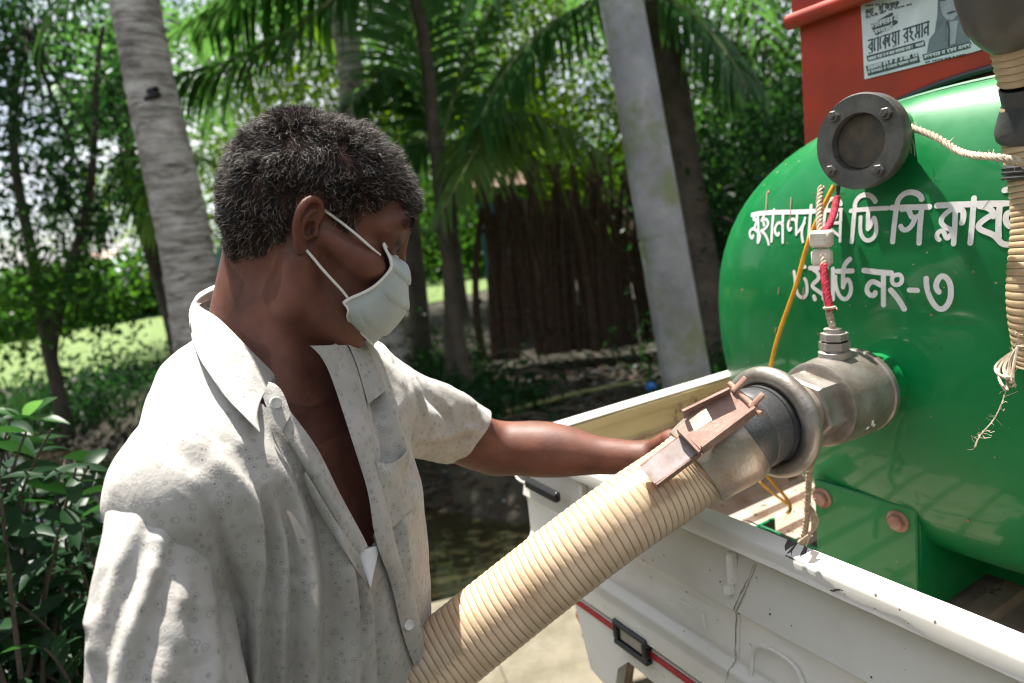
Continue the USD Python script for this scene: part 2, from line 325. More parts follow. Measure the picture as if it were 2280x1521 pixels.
def gate_l(s_, z_): return np.interp(z_, _fp[:, 0], _fp[:, 1]) + (meshkit.fbm(np.stack([np.asarray(s_)*5, np.asarray(z_)*9, 0*np.asarray(z_)], -1), 3, 3)-0.5)*0.006
def painted(polys, lfun, lift, h=0.03):
    out = []
    for g in cells(polys, h):
        vv, ff = trimesh.creation.triangulate_polygon(g, engine='earcut')
        q = np.stack([vv[:, 0], lfun(vv[:, 0], vv[:, 1])-lift, vv[:, 1]], 1)
        v3 = KV(q); n = np.cross(v3[ff[:, 1]]-v3[ff[:, 0]], v3[ff[:, 2]]-v3[ff[:, 0]])
        ff = np.where(((n @ TL) > 0)[:, None], ff[:, ::-1], ff); out.append((v3, ff))
    return cat(out)
def cells(poly, h):
    x0, y0, x1, y1 = poly.bounds
    for x in np.arange(math.floor(x0/h), math.ceil(x1/h)):
        for y in np.arange(math.floor(y0/h), math.ceil(y1/h)):
            g = poly.intersection(sbox(x*h, y*h, x*h+h, y*h+h))
            for q in getattr(g, 'geoms', [g]):
                if q.geom_type == 'Polygon' and q.area > 1e-8: yield q
def gpx(px, py): q = on_l(px, py, -0.004); return (float(q[0]), float(q[1]))
def drip(pts, n, w, spread, seed):
    g = np.random.default_rng(seed); out = []; pts = spline(A(pts, float), 30)
    for _ in range(n):
        a_, b_ = sorted(g.integers(0, 30, 2)); 
        if b_-a_ < 3: continue
        p = pts[a_:b_] + g.normal(size=2)*spread*A([1, .3]) + g.normal(size=(b_-a_, 2))*spread*0.18
        out.append(LineString([gpx(*q) for q in p]).buffer(w*g.uniform(0.4, 1.2)))
    return unary_union(out)
m_dirt = plain('dried_dirt', (0.36, 0.29, 0.22), 0.9, 0.0, scale=80, col2=(0.12, 0.09, 0.07)); m_scuff = plain('black_scuff', (0.06, 0.056, 0.052), 0.7, 0.0, scale=80, col2=(0.08, 0.07, 0.065))
part('dirt_streak', painted(drip([(1662, 1242), (1648, 1320), (1632, 1380), (1630, 1450), (1622, 1530)], 11, 0.0004, 4, 1), gate_l, 0.0008, 0.012), m_dirt, tg, 'brown drip streak')
part('scuff', painted(unary_union([drip([(1560, 1148), (1640, 1176), (1700, 1205), (1790, 1250), (1830, 1268)], 9, 0.00035, 2.5, 2), drip([(1690, 1255), (1730, 1268), (1760, 1280)], 7, 0.0005, 2.5, 3), drip([(1850, 1318), (1870, 1308), (1885, 1312)], 8, 0.0011, 2.5, 5)]), gate_l, 0.0009, 0.012), m_scuff, tg, 'black scuffs along the top rail', kind='stuff')
rs_ = np.random.default_rng(31); spk = unary_union([Point(rs_.uniform(0.1, 1.2), rs_.uniform(0.74, 1.03)).buffer(abs(rs_.normal())*0.0009+0.0003, 2) for _ in range(70)] + [LineString([(x_, z_), (x_+rs_.normal()*0.02, z_+rs_.normal()*0.006)]).buffer(0.0004) for x_, z_ in zip(rs_.uniform(0.45, 1.2, 12), rs_.uniform(0.75, 1.03, 12))])
part('chip', painted(spk, gate_l, 0.0007, 0.02), m_scuff, tg, kind='stuff')
# latch at the corner
lt = part('latch', cat([kbox(0.075, 0.19, -0.035, -0.018, 0.945, 0.967, 0.004), kbox(0.02, 0.095, -0.020, -0.008, 0.950, 0.958, 0.002)]), m_black, truck, 'black tailgate latch handle')
part('latch_rod', tube(KV(spline([(0.02, -0.022, 0.955), (0.05, -0.024, 0.948), (0.09, -0.022, 0.953), (0.12, -0.03, 0.962)], 12)), 0.003, 8), m_zinc, lt)
# bed side seen from inside: a cream sheet with a folded rim and two pressed lines, then the other side
def bed_side(s_in, sign, mat, nm, lab):
    pr = A([(0.0, 0.735), (0.0, 0.86), (0.004, 0.866), (0.004, 0.876), (0.0, 0.882), (0.0, 0.93), (0.004, 0.936), (0.004, 0.946), (0.0, 0.952), (0.0, 1.005), (0.006, 1.012), (0.006, 1.030), (-0.034, 1.032), (-0.036, 1.018), (-0.030, 1.0), (-0.030, 0.735)])
    ls = np.linspace(0.05, 1.75, 60); q = np.zeros((len(ls), len(pr), 3))
    for i, l in enumerate(ls): q[i, :, 0] = s_in + sign*pr[:, 0]; q[i, :, 1] = l; q[i, :, 2] = pr[:, 1]
    q[..., 0] += 0.004*(meshkit.fbm(np.stack([q[..., 1]*6, q[..., 2]*8, q[..., 0]*0], -1), 3, 5)-0.5)
    me = grid(KV(q)); me = me if sign > 0 else (me[0], me[1][:, ::-1])
    return part(nm, me, mat, truck, lab)
side = bed_side(0.03, 1, m_cream, 'bed_side', 'cream inside of the bed wall with rust lines')
bed_side(W-0.03, -1, m_cream, 'bed_side', None)
# the white top of that rim, and rust streaks along the pressed lines
part('rim_cap', kbox(-0.008, 0.034, 0.05, 1.75, 1.0325, 1.038, 0.002), m_white, side)
rr = np.random.default_rng(5)
def rust_line(z, l0, l1, seed):
    g = np.random.default_rng(seed); out = []
    l = l0
    while l < l1:
        n = g.uniform(0.02, 0.10); w = g.uniform(0.003, 0.010)
        ps = LineString([(l, z+g.normal(0, .0012)), (l+n*.5, z+g.normal(0, .0015)), (l+n, z+g.normal(0, .0012))]).buffer(w*0.5)
        out.append(prism(ps, K(0.0364, 0, 0), TL*TS, ZZ*TS, 0.0003)); l += n*g.uniform(0.75, 1.3)
    return cat(out)
part('rust_streak', rust_line(0.951, 0.16, 1.1, 1), m_rust, side); part('rust_streak', rust_line(0.881, 0.12, 1.1, 2), m_rust, side)
sp = [Point(rr.uniform(0.42, 0.52), rr.uniform(0.955, 1.0)).buffer(rr.uniform(0.001, 0.007), 3) for _ in range(26)]
part('rust_streak', prism(unary_union(sp), K(0.0364, 0, 0), TL*TS, ZZ*TS, 0.0003), m_rust, side)
# bed floor with ridges along the truck
sv = []; s = 0.03
while s < W-0.04:
    for ds, dz in ((0, 0), (0.028, 0), (0.036, 0.014), (0.072, 0.014), (0.080, 0)): sv.append((s+ds, dz))
    s += 0.088
sv = A(sv); lv = np.linspace(0.03, 1.78, 40)
q = np.zeros((len(sv), len(lv), 3)); q[..., 0] = sv[:, :1]; q[..., 1] = lv; q[..., 2] = 0.722 + sv[:, 1:]
fl = grid(KV(q)); part('bed_floor', (fl[0], fl[1]), m_dirty, truck, 'worn ridged bed floor')
# body below the tailgate
body_poly = Polygon([(0.165, 0.728), (W-0.165, 0.728), (W-0.19, 0.57), (W-0.28, 0.555), (W-0.30, 0.62), (W-0.34, 0.665), (W-0.42, 0.67), (W-0.46, 0.64), (W-0.49, 0.555),
                     (0.46, 0.545), (0.445, 0.60), (0.405, 0.66), (0.335, 0.664), (0.30, 0.63), (0.278, 0.56), (0.205, 0.575)])
bd = part('rear_panel', prism(body_poly, K(0, 0.03, 0), TT*TS, ZZ*TS, 0.032*TS), m_white, truck)
part('arch_lining', tube(KV(spline([(0.282, 0.03, 0.56), (0.302, 0.03, 0.628), (0.337, 0.03, 0.66), (0.403, 0.03, 0.656), (0.442, 0.03, 0.60), (0.457, 0.03, 0.545)], 30)), 0.008, 8), m_rust, bd)
for a, b in ((0.168, 0.306), (0.405, 1.02)):
    part('stripe', kbox(a, b, -0.0052, -0.0022, 0.712, 0.7245, 0.0005), m_redst, truck, 'red stripe along the rear panel')
lm = part('marker_lamp', cat([kbox(0.312, 0.406, -0.016, 0.004, 0.737, 0.749, .003), kbox(0.312, 0.406, -0.016, 0.004, 0.697, 0.709, .003), kbox(0.312, 0.326, -0.016, 0.004, 0.7085, 0.7375, .003), kbox(0.392, 0.406, -0.016, 0.004, 0.7085, 0.7375, .003)]), m_black, truck, 'rectangular lamp in a black frame')
part('lens', kbox(0.3255, 0.3925, -0.010, 0.003, 0.7085, 0.7375, .004), m_lens, lm)
tl = part('tail_lamp', prism(Polygon([(0.150, 0.665), (0.166, 0.712), (0.178, 0.700), (0.196, 0.62), (0.186, 0.625)]), K(0, 0.07, 0), TT*TS, ZZ*TS, 0.06*TS), m_orange, truck, 'orange lamp at the corner of the body')
part('lamp_mount', cat([kbox(0.128, 0.160, 0.03, 0.07, 0.59, 0.635, 0.008), kbox(0.18, 0.20, 0.02, 0.06, 0.60, 0.70, 0.004)]), m_black, tl)
for s in (0.0, W): part('corner_post', kbox(s-0.004, s+0.03, 0.034, 0.06, 0.735, 1.02, 0.006), m_cream, truck)
# frame under the bed, wheels, cab body behind
part('chassis', cat([kbox(0.40, 0.46, 0.05, 2.6, 0.60, 0.70, .004), kbox(W-0.46, W-0.40, 0.05, 2.6, 0.60, 0.70, .004), kbox(0.05, W-0.05, 0.10, 0.13, 0.66, 0.70, .004), kbox(0.05, W-0.05, 1.1, 1.15, 0.62, 0.70, .004)]), m_greenf, truck)
rw = 0.30
for s in (0.16, W-0.16):
    for l in (0.85, 2.55):
        o = K(s, l, 0); o[2] = rw
        t = part('wheel', lathe([(-0.085, 0.17), (-0.09, 0.20), (-0.085, 0.27), (-0.06, 0.297), (0.06, 0.297), (0.085, 0.27), (0.09, 0.20), (0.085, 0.17)], o, TT, 36), m_rubber, truck)
        part('rim', lathe([(-0.07, 0.0), (-0.06, 0.06), (-0.03, 0.10), (-0.06, 0.17), (-0.085, 0.172), (0.085, 0.172), (0.06, 0.17), (0.03, 0.1), (0.06, 0.06), (0.07, 0.0)], o, TT, 36), m_zinc, t)
        part('axle', cat([tube([o, o + (0.3 if s < .7 else -0.3)*TT], 0.04, 12), tube([o + (0.28 if s < .7 else -0.28)*TT, o*A([1, 1, 0]) + (0.28 if s < .7 else -0.28)*TT + A([0, 0, 0.62])], 0.025, 8)]), m_black, t)
# red body behind the tank, its rear sheet cut out over the tank
ark = [(0.72+0.56*math.cos(a), 1.235+0.415*math.sin(a)) for a in np.linspace(0.12, math.pi-0.12, 40)]
redp = Polygon([(0.352, 2.35), (0.352, 1.50)] + [p for p in ark[::-1] if 0.36 < p[0] < 1.30] + [(1.31, 1.30), (1.31, 2.35)])
cabl = 0.55
cab = part('red_panel', prism(redp, K(0, cabl+0.03, 0), TT*TS, ZZ*TS, 0.03*TS), m_red, truck, 'faded red sheet above the tank')
part('red_side', cat([kbox(0.352, 0.362, cabl+0.031, 1.9, 0.74, 2.34), kbox(1.30, 1.31, cabl+0.031, 1.9, 0.74, 2.34), kbox(0.352, 1.31, cabl+0.031, 1.9, 2.34, 2.36)]), m_red, truck)
part('red_ledge', cat([tube(KV(A([(0.335, cabl-0.012, 1.822), (1.32, cabl-0.012, 1.822)])), 0.013, 10), kbox(0.340, 1.315, cabl-0.010, cabl+0.01, 1.835, 2.35, 0.003)]), m_red, truck)
ar2 = [(s, cabl-0.004, z) for s, z in ark if 0.40 < s < 1.30 and z > 1.5]
part('arch_shade_strip', tube(KV(A(ar2)), 0.006, 8), m_black, cab)  # black strip standing for the shaded gap between arch and tank
part('cab', cat([kbox(0.05, W-0.05, 1.92, 3.2, 0.45, 2.2, 0.12)]), m_white, truck)

# ---------------------------------------------------------------- the tank
tank = thing('green_tank', 'big glossy green vacuum tank with white painted lettering on the truck bed', 'tank', K(0.72, 0.9, 0.73))
TC, TA, TB, LR, BULGE, NE = (0.712, 1.238), 0.530, 0.388, 0.48, 0.125, 2.35
def tank_l(s, z):
    q = (np.abs((s-TC[0])/TA)**NE + np.abs((z-TC[1])/TB)**NE)
    q = np.clip(q, 0, 1); return LR - BULGE*np.sqrt(1-np.clip(q, 0, 1)**(3/NE))
def ring(f, l, n=96):
    a = np.linspace(0, 2*np.pi, n, endpoint=False); c, s_ = np.cos(a), np.sin(a)
    r = (np.abs(c)**NE+np.abs(s_)**NE)**(-1/NE)
    s, z = TC[0]+TA*f*r*c, TC[1]+TB*f*r*s_
    ll = tank_l(s, z) if l is None else np.full(n, l)
    return np.stack([s, ll, z], 1)
rings = [ring(f, None) for f in (0.002, 0.1, 0.2, 0.3, 0.4, 0.5, 0.6, 0.7, 0.78, 0.85, 0.9, 0.93, 0.955, 0.97, 0.982, 0.991, 0.997)]
rings += [ring(1.0, LR+0.004), ring(1.006, LR+0.012), ring(1.006, LR+0.020), ring(0.998, LR+0.026), ring(0.998, 0.9), ring(0.998, 1.4), ring(0.99, 1.44), ring(0.8, 1.48), ring(0.002, 1.5)]
v, f = grid(KV(A(rings)), close_v=True)
shell = part('shell', (v, f), m_green, tank, smooth=50)
part('weld_seam', tube(KV(np.vstack([ring(1.004, LR+0.012), ring(1.004, LR+0.012)[:1]])), 0.0045, 8, cap=False), m_greenf, shell)
# painted lettering, brushed strokes traced on the end of the tank
def to_sz(px, py):
    l = 0.40
    for _ in range(8):
        s, z = on_l(px, py, l); l = float(tank_l(s, z))
    return s, z
ZO = {'a': (1650, 420, 310/2280), 'b': (1920, 410, 340/2280), 'c': (1740, 560, 410/2280)}
STROKES = [
 # first line
 ('a', 66, [(185,430),(420,395),(760,385),(1200,370)]), ('a', 58, [(215,420),(215,500)]), ('a', 46, [(225,500),(250,560),(225,650),(270,700),(285,880)]), ('a', 46, [(275,440),(285,620),(275,880)]), ('a', 46, [(240,670),(170,670),(145,740),(175,805),(200,770)]),
 ('a', 44, [(380,440),(345,520),(395,500),(445,560),(400,650),(330,690)]), ('a', 44, [(330,690),(400,760),(455,915)]), ('a', 46, [(370,560),(380,600)]),
 ('a', 52, [(540,350),(515,600),(500,860)]), ('a', 50, [(690,410),(685,880)]), ('a', 50, [(685,610),(620,560),(570,620),(560,710),(600,760),(620,730)]),
 ('a', 48, [(920,410),(905,750)]), ('a', 46, [(905,600),(860,500),(800,520),(770,600),(790,680),(820,650)]), ('a', 46, [(905,740),(1010,600),(1050,480)]), ('a', 50, [(1040,560),(1000,680),(1015,870)]),
 ('a', 58, [(1150,280),(1125,600),(1100,860)]),
 ('a', 60, [(1320,365),(1650,345)]), ('a', 60, [(1400,330),(1420,230),(1500,165),(1590,180),(1640,260)]), ('a', 60, [(1385,350),(1340,700),(1325,860)]), ('a', 56, [(1500,370),(1570,420),(1480,530)]), ('a', 54, [(1430,640),(1500,560),(1600,560),(1640,500)]), ('a', 54, [(1640,350),(1625,860)]), ('a', 50, [(1440,640),(1620,780)]),
 ('a', 72, [(1800,365),(1960,345),(2400,320)]), ('a', 80, [(1870,330),(1890,200),(1990,110),(2110,115),(2200,210)]), ('a', 78, [(1860,360),(1840,600),(1815,870)]),
 ('a', 74, [(2085,360),(2080,660)]), ('a', 70, [(2080,650),(2140,560),(2180,480),(2215,620),(2190,780),(2080,850),(1990,790),(1955,650),(1960,470)]),
 ('b', 84, [(440,352),(1000,340)]), ('b', 82, [(525,330),(545,230),(640,140),(770,125),(860,170),(890,225)]), ('b', 80, [(510,360),(470,700),(455,860)]), ('b', 82, [(890,350),(865,620),(850,880)]), ('b', 76, [(600,380),(700,400),(735,480),(850,470)]), ('b', 78, [(790,500),(720,640),(640,685),(575,630)]),
 ('b', 90, [(1120,320),(1600,300),(2110,290)]), ('b', 82, [(1670,210),(1640,600),(1615,880)]), ('b', 76, [(1360,360),(1180,560),(1360,690)]), ('b', 78, [(1390,350),(1385,600),(1365,890)]), ('b', 84, [(1420,390),(1500,400),(1510,500),(1490,580)]), ('b', 70, [(1350,700),(1250,790),(1200,700),(1130,730),(1120,800),(1150,830)]),
 ('b', 86, [(1760,330),(1930,390),(1960,480)]), ('b', 86, [(1900,480),(1760,670),(1960,760),(2060,860),(2200,900)]), ('b', 86, [(2060,300),(2035,560),(2040,780)]), ('b', 90, [(2130,90),(2250,60)]), ('b', 86, [(2110,290),(2500,270)]), ('b', 84, [(2300,280),(2285,860)]), ('b', 84, [(2250,420),(2150,470),(2170,600),(2280,620)]),
 # second line
 ('c', 46, [(158,250),(180,440),(230,560),(290,560),(318,440),(290,340)]), ('c', 50, [(240,250),(235,200),(290,190)]), ('c', 58, [(355,205),(560,200)]), ('c', 52, [(400,230),(450,270),(455,340),(385,420),(470,500),(520,580)]), ('c', 52, [(520,220),(535,600)]), ('c', 58, [(405,560),(415,590)]),
 ('c', 56, [(640,215),(640,590)]), ('c', 62, [(690,245),(880,240)]), ('c', 62, [(770,230),(790,160),(850,95)]), ('c', 58, [(765,250),(765,440)]), ('c', 54, [(765,435),(830,350),(860,420),(850,530),(790,590),(730,560),(680,440),(668,310)]),
 ('c', 70, [(1025,235),(1200,255),(1360,268)]), ('c', 66, [(1265,270),(1265,660)]), ('c', 66, [(1250,420),(1200,400),(1130,375),(1075,420),(1065,500),(1120,545),(1165,510)]),
 ('c', 54, [(1430,290),(1370,340),(1400,410),(1480,390),(1485,310),(1430,290)]), ('c', 72, [(1355,480),(1440,580),(1520,710)]), ('c', 64, [(1585,478),(1685,482)]),
 ('c', 68, [(1795,335),(1810,480),(1880,640),(1980,715),(2070,640),(2100,500),(2070,360),(1990,305),(1925,380),(1920,450),(1950,500)])]
words = {}
for zo, w, ps in STROKES:
    x0, y0, k = ZO[zo]; ps = spline(ps, 5*len(ps)) if len(ps) > 2 else A(ps, float)
    sz = [to_sz(x0+k*x, y0+k*y) for x, y in ps]
    a, b = A(to_sz(x0+k*ps[0][0], y0)), A(to_sz(x0+k*ps[0][0]+10, y0)); 
    hw = 0.5*w*k*(abs(to_sz(x0+k*ps[0][0], y0)[1]-to_sz(x0+k*ps[0][0], y0+10)[1])/10)
    line = 0 if zo != 'c' else 1
    words.setdefault(line, []).append(LineString(sz).buffer(hw, 6))
for line in (0, 1):
    part('painted_line', painted(unary_union(words[line]), tank_l, 0.0005), m_letter, shell, ['first line of white painted Bengali lettering', 'second line of white painted Bengali lettering'][line])
rt_ = np.random.default_rng(17); m_scr = plain('pale_scratch', (0.05, 0.17, 0.085), 0.6, 0.0); wear, rustd = [], []
for _ in range(36):
    x_, z_ = rt_.uniform(0.30, 1.0), rt_.uniform(0.92, 1.58); wear.append(LineString([(x_, z_), (x_+rt_.normal()*0.012, z_+rt_.normal()*0.012)]).buffer(0.0004))
for _ in range(70): rustd.append(Point(rt_.uniform(0.26, 1.1), rt_.uniform(0.9, 1.58)).buffer(abs(rt_.normal())*0.0013+0.0004, 2))
for x_, y_, h_ in ((1708, 430, 40), (1762, 440, 60), (1735, 640, 14), (1728, 730, 10), (1790, 640, 26)):
    rustd.append(LineString([to_sz(x_, y_), to_sz(x_-2, y_+h_)]).buffer(0.0012))
inside = Polygon([(float(q[0]), float(q[2])) for q in ring(0.97, None)])
part('scratch', painted(unary_union(wear).intersection(inside), tank_l, 0.0008), m_scr, shell, kind='stuff'); part('rust_spot', painted(unary_union(rustd).intersection(inside), tank_l, 0.0010), m_rust, shell, kind='stuff')
# welded neck, mounting plates with bolts, saddle
def hexbolt(s, z, l, r, parent, mat=m_rust):
    o = K(s, l, z)
    b = part('bolt', cat([lathe([(0, 0), (0, r*1.35), (0.003, r*1.35), (0.003, 0)], o, -TL, 24), lathe([(0.003, 0), (0.003, r), (0.010, r), (0.0115, r*0.85), (0.0115, 0)], o, -TL, 6)]), mat, parent, smooth=25)
    return b
pl0, pl1 = on_l(1812, 1068, 0.385), on_l(2040, 1138, 0.385)
plate = part('mounting_plate', cat([kbox(pl0[0], pl1[0], 0.385, 0.397, 0.738, pl0[1], 0.002), kbox(pl1[0]-0.012, pl1[0], 0.397, 0.62, 0.738, pl1[1]-0.004, 0.002)]), m_green, tank, 'green mounting plate with two rusty bolts')
for x, y in ((1832, 1108), (2000, 1160)):
    s, z = on_l(x, y, 0.385); hexbolt(s, z, 0.385, 0.0125, plate)
part('saddle', cat([kbox(0.46, 0.98, 0.62, 0.66, 0.738, 0.90, .003), kbox(0.46, 0.98, 1.2, 1.24, 0.738, 0.90, .003)]), m_green, tank)
# angle irons lying on the floor beside the tank
s0, z0 = 0.26, 0.742
ang = thing('angle_iron_frame', 'rusty green steel angle frame on the bed floor beside the tank', 'frame', K(0.3, 0.3, 0.74))
part('rail', cat([kbox(0.30, 0.308, 0.16, 0.46, 0.737, 0.79, .002), kbox(0.236, 0.30, 0.16, 0.46, 0.737, 0.743, .001)]), m_greenf, ang)
part('crosspiece', cat([kbox(0.308, 0.47, 0.405, 0.413, 0.737, 0.79, .002), kbox(0.308, 0.47, 0.36, 0.405, 0.737, 0.743, .001)]), m_greenf, ang)
part('stud', lathe([(0, 0), (0, .008), (0.03, .008), (0.03, .005), (0.05, .005), (0.05, 0)], K(0.26, 0.33, 0.741), ZZ, 12), m_rust, ang)

# ---------------------------------------------------------------- outlet valve on the tank
VS, VZ = 0.612, 1.169
def AX(l): return K(VS, l, VZ)
valve = thing('ball_valve', 'dull steel ball valve screwed to the neck of the green tank', 'valve', AX(0.25))
OUT = -TL; k = TS
part('neck', lathe([(0.0, 0.060*k), (0.01*k, 0.060*k), (0.02*k, 0.052*k), (0.10*k, 0.050*k)], AX(0.40), OUT, 40), m_green, valve, 'green pipe stub')
part('weld', lathe([(0.0, 0.068*k), (0.012*k, 0.066*k), (0.02*k, 0.054*k)], AX(0.392), OUT, 40), m_greenf, valve)
vb = part('valve_body', lathe([(0, 0.05*k), (0.0, 0.066*k), (0.004*k, 0.069*k), (0.012*k, 0.069*k), (0.014*k, 0.0665*k), (0.020*k, 0.0665*k), (0.022*k, 0.069*k), (0.072*k, 0.069*k), (0.085*k, 0.068*k), (0.100*k, 0.0655*k), (0.104*k, 0.067*k), (0.110*k, 0.066*k), (0.113*k, 0.060*k), (0.116*k, 0.03*k)], AX(0.305), OUT, 56), m_alu, valve)
part('hexagon', lathe([(0.0, 0.02*k), (0, 0.056*k), (0.036*k, 0.056*k), (0.040*k, 0.052*k), (0.040*k, 0.02*k)], AX(0.192), OUT, 6, ref=ZZ*0.97+TT*0.22), m_alu, valve, smooth=20)
dots = [lathe([(0, 0.0026), (0.0008, 0.0026), (0.0012, 0.0015), (0.0012, 0)], K(VS, 0.235, VZ)+0.0690*k*d+(TL*du), d, 10) for d, du in
        ((unit(-0.35*ZZ - 0.5*OUT*0 + A(TT)*0.94), 0.0), (unit(-0.50*ZZ+A(TT)*0.94), -0.006), (unit(-0.50*ZZ+A(TT)*0.94), 0.008), (unit(-0.42*ZZ+A(TT)*0.94), 0.002))]
part('cast_mark', cat(dots), m_letter, vb)
# stem with nuts on top
top = K(VS, 0.245, VZ) + 0.066*k*ZZ
stem = part('stem', lathe([(0, 0.0), (0, .021), (.008, .021), (.010, .017), (.022, .017), (.022, .010), (.040, .010), (.040, 0)], top, ZZ, 24), m_zinc, valve)
for h, r in ((0.012, 0.020), (0.024, 0.018)): part('nut', lathe([(h, 0), (h, r), (h+.010, r), (h+.010, 0)], top, ZZ, 6), m_zinc, stem, smooth=20)

# ---------------------------------------------------------------- coupling and suction hose
coup = thing('hose_coupling', 'round lever coupling joining tan hose to valve, with rusty clamp', 'coupling', AX(0.06))
part('nipple', lathe([(0, 0.02), (0, 0.044*k), (0.05*k, 0.044*k), (0.062*k, 0.0475*k), (0.07*k, 0.0475*k), (0.07*k, 0.02)], AX(0.158), OUT, 48), m_steel, coup)
a = np.linspace(0, 2*np.pi, 73)
nn = unit(np.cross(OUT, ZZ)); bb = np.cross(OUT, nn)
part('clamp_ring', tube(AX(0.088)+0.070*k*(np.cos(a)[:, None]*nn+np.sin(a)[:, None]*bb), 0.0135*k, 14, cap=False), m_alu, coup)
part('ring_web', lathe([(0.0, 0.046*k), (0.002*k, 0.066*k), (0.012*k, 0.066*k), (0.014*k, 0.046*k)], AX(0.094), OUT, 48), m_zinc, coup)
m_speck = plain('speckled_metal', (0.075, 0.075, 0.078), 0.38, 0.6, scale=420, col2=(0.13, 0.13, 0.135), bump=0.0004, bscale=500)
part('seal', lathe([(0.0, 0.045*k), (0.0, 0.058*k), (0.014*k, 0.0585*k), (0.014*k, 0.045*k)], AX(0.082), OUT, 48), m_rubber, coup)
part('ball_socket', lathe([(0.0, 0.045*k), (0.0, 0.0565*k), (0.02*k, 0.059*k), (0.040*k, 0.058*k), (0.05*k, 0.05*k)], AX(0.070), OUT, 48), m_speck, coup, 'dark speckled collar', smooth=60)
# the hose: leaves the coupling and bends down towards the man's hands
HR = 0.0535*k
hd = 0.835
hp = [AX(0.045), AX(0.015), AX(-0.005), P(1545, 1040, hd+0.008), P(1400, 1142, hd-0.012), P(1200, 1292, hd-0.022), P(1015, 1440, hd-0.032), P(860, 1575, hd-0.06), P(720, 1740, 0.74), P(600, 1960, 0.71), P(520, 2350, 0.66), P(500, 2900, 0.62)]
hp = spline(hp, 600); 
keep = hp[:, 2] > 0.09; hp = hp[keep]
L_ = np.concatenate([[0], np.cumsum(np.linalg.norm(np.diff(hp, axis=0), axis=1))])
PITCHH = 0.0088
n = int(L_[-1]/PITCHH*7); li = np.linspace(0, L_[-1], n); path = np.stack([np.interp(li, L_, hp[:, i]) for i in range(3)], 1)
def ribbed(path, li, R, pitch, amp, k=44, twist=0.0, pw=3.0):
    t, nn_, b_ = frames(path); aa = np.linspace(0, 2*np.pi, k+1)
    ph = li[:, None]/pitch + twist*aa[None]/(2*np.pi)
    fr = ph % 1.0; prof_ = 1-np.clip(np.abs(fr-0.52)/0.5, 0, 1)**pw
    r = R - amp + amp*prof_
    pts = path[:, None] + r[..., None]*(np.cos(aa)[None, :, None]*nn_[:, None] + np.sin(aa)[None, :, None]*b_[:, None])
    v, f = grid(pts); uv = np.stack([ph, np.broadcast_to(aa/(2*np.pi), ph.shape)], -1).reshape(-1, 2)
    return v, f[:, ::-1], uv
start = np.searchsorted(li, 0.076)
hose = thing('suction_hose', 'thick tan ribbed suction hose running from the coupling down past the man', 'hose', P(1200, 1290, hd))
v, f, uv = ribbed(path[start:], li[start:], HR, PITCHH, 0.0013, 48, 1.0, 5.0)
part('ribbed_tube', (v, f), m_hose, hose, uv=uv)
# cone socket over the hose end
t, nn_, b_ = frames(path)
i0 = np.searchsorted(li, 0.020); i1 = np.searchsorted(li, 0.105)
cone = lathe([(0, 0.052), (0.0, 0.0605*k+0.003), (0.010, 0.067*k), (0.018, 0.0665*k), (0.03, 0.0650*k), (0.062, 0.0600*k), (0.067, 0.0585*k), (0.067, 0.05*k)], path[i0], unit(path[i1]-path[i0]), 56)
me = trimesh.creation.icosphere(4, 0.0530); part('ball', (me.vertices + path[i0], me.faces), m_speck, coup, smooth=True)
part('cone_socket', cone, m_steel, coup, smooth=50)
# lever latch lying on the hose: tray, hooks and long handle
hdr = unit(path[np.searchsorted(li, 0.24)]-path[np.searchsorted(li, 0.06)])
tocam = unit(EYE - path[i1]); side_ = unit(np.cross(hdr, tocam)); outw = unit(np.cross(side_, hdr))
if side_[2] < 0: side_ = -side_
base = path[np.searchsorted(li, 0.06)]
rot = 0.34; ow = unit(math.cos(rot)*outw + math.sin(rot)*side_); sd = unit(math.cos(rot)*side_ - math.sin(rot)*outw)
def Lp(x, y, z): return base + hdr*(x-0.020) + sd*y + ow*z     # along the hose, across, off the surface
m_plate = plain('lever_plate', (0.30, 0.26, 0.255), 0.45, 0.4, scale=50, col2=(0.20, 0.15, 0.13))
lever = part('lever', cat([prism(Polygon([(0.050, -0.016), (0.050, 0.016), (0.118, 0.013), (0.118, -0.013)]), Lp(0, 0, HR+0.012), hdr, sd, 0.0025)]), m_plate, coup, 'flat steel lever')
part('lever_flange', cat([block(Lp(0.086, s*0.0148, HR+0.006), hdr, sd, ow, 0.062, 0.002, 0.012) for s in (-1, 1)]), m_latch, lever)
tray = Polygon([(-0.022, -0.018), (-0.022, 0.014), (0.030, 0.026), (0.056, 0.017), (0.054, -0.020)]).difference(Polygon([(0.02, 0.002), (0.045, 0.004), (0.04, 0.02), (0.015, 0.02)]))
part('latch_tray', cat([prism(tray, Lp(0, 0, HR+0.024), hdr, sd, 0.003),
    block(Lp(0.016, -0.0195, HR+0.026), hdr, sd, ow, 0.076, 0.003, 0.020), block(Lp(0.012, 0.022, HR+0.026), unit(hdr+0.2*sd), sd, ow, 0.060, 0.003, 0.020), block(Lp(0.057, 0, HR+0.018), hdr, sd, ow, 0.003, 0.038, 0.014)]), m_latch, coup)
part('hook', cat([block(Lp(-0.030, s*0.014, HR+0.030), unit(hdr-0.5*ow), sd, ow, 0.022, 0.006, 0.006, .001) for s in (-1, 1)] + [tube([Lp(-0.025, -0.026, HR+0.024), Lp(-0.025, 0.026, HR+0.024)], 0.004, 10)]), m_rust, coup)
sd2 = -sd
part('hook', cat([block(path[i0]+hdr*0.02 - outw*0.0 + (-ow)*(0.066*k) , hdr, sd, ow, 0.07, 0.03, 0.004, .001)]), m_rust, coup)

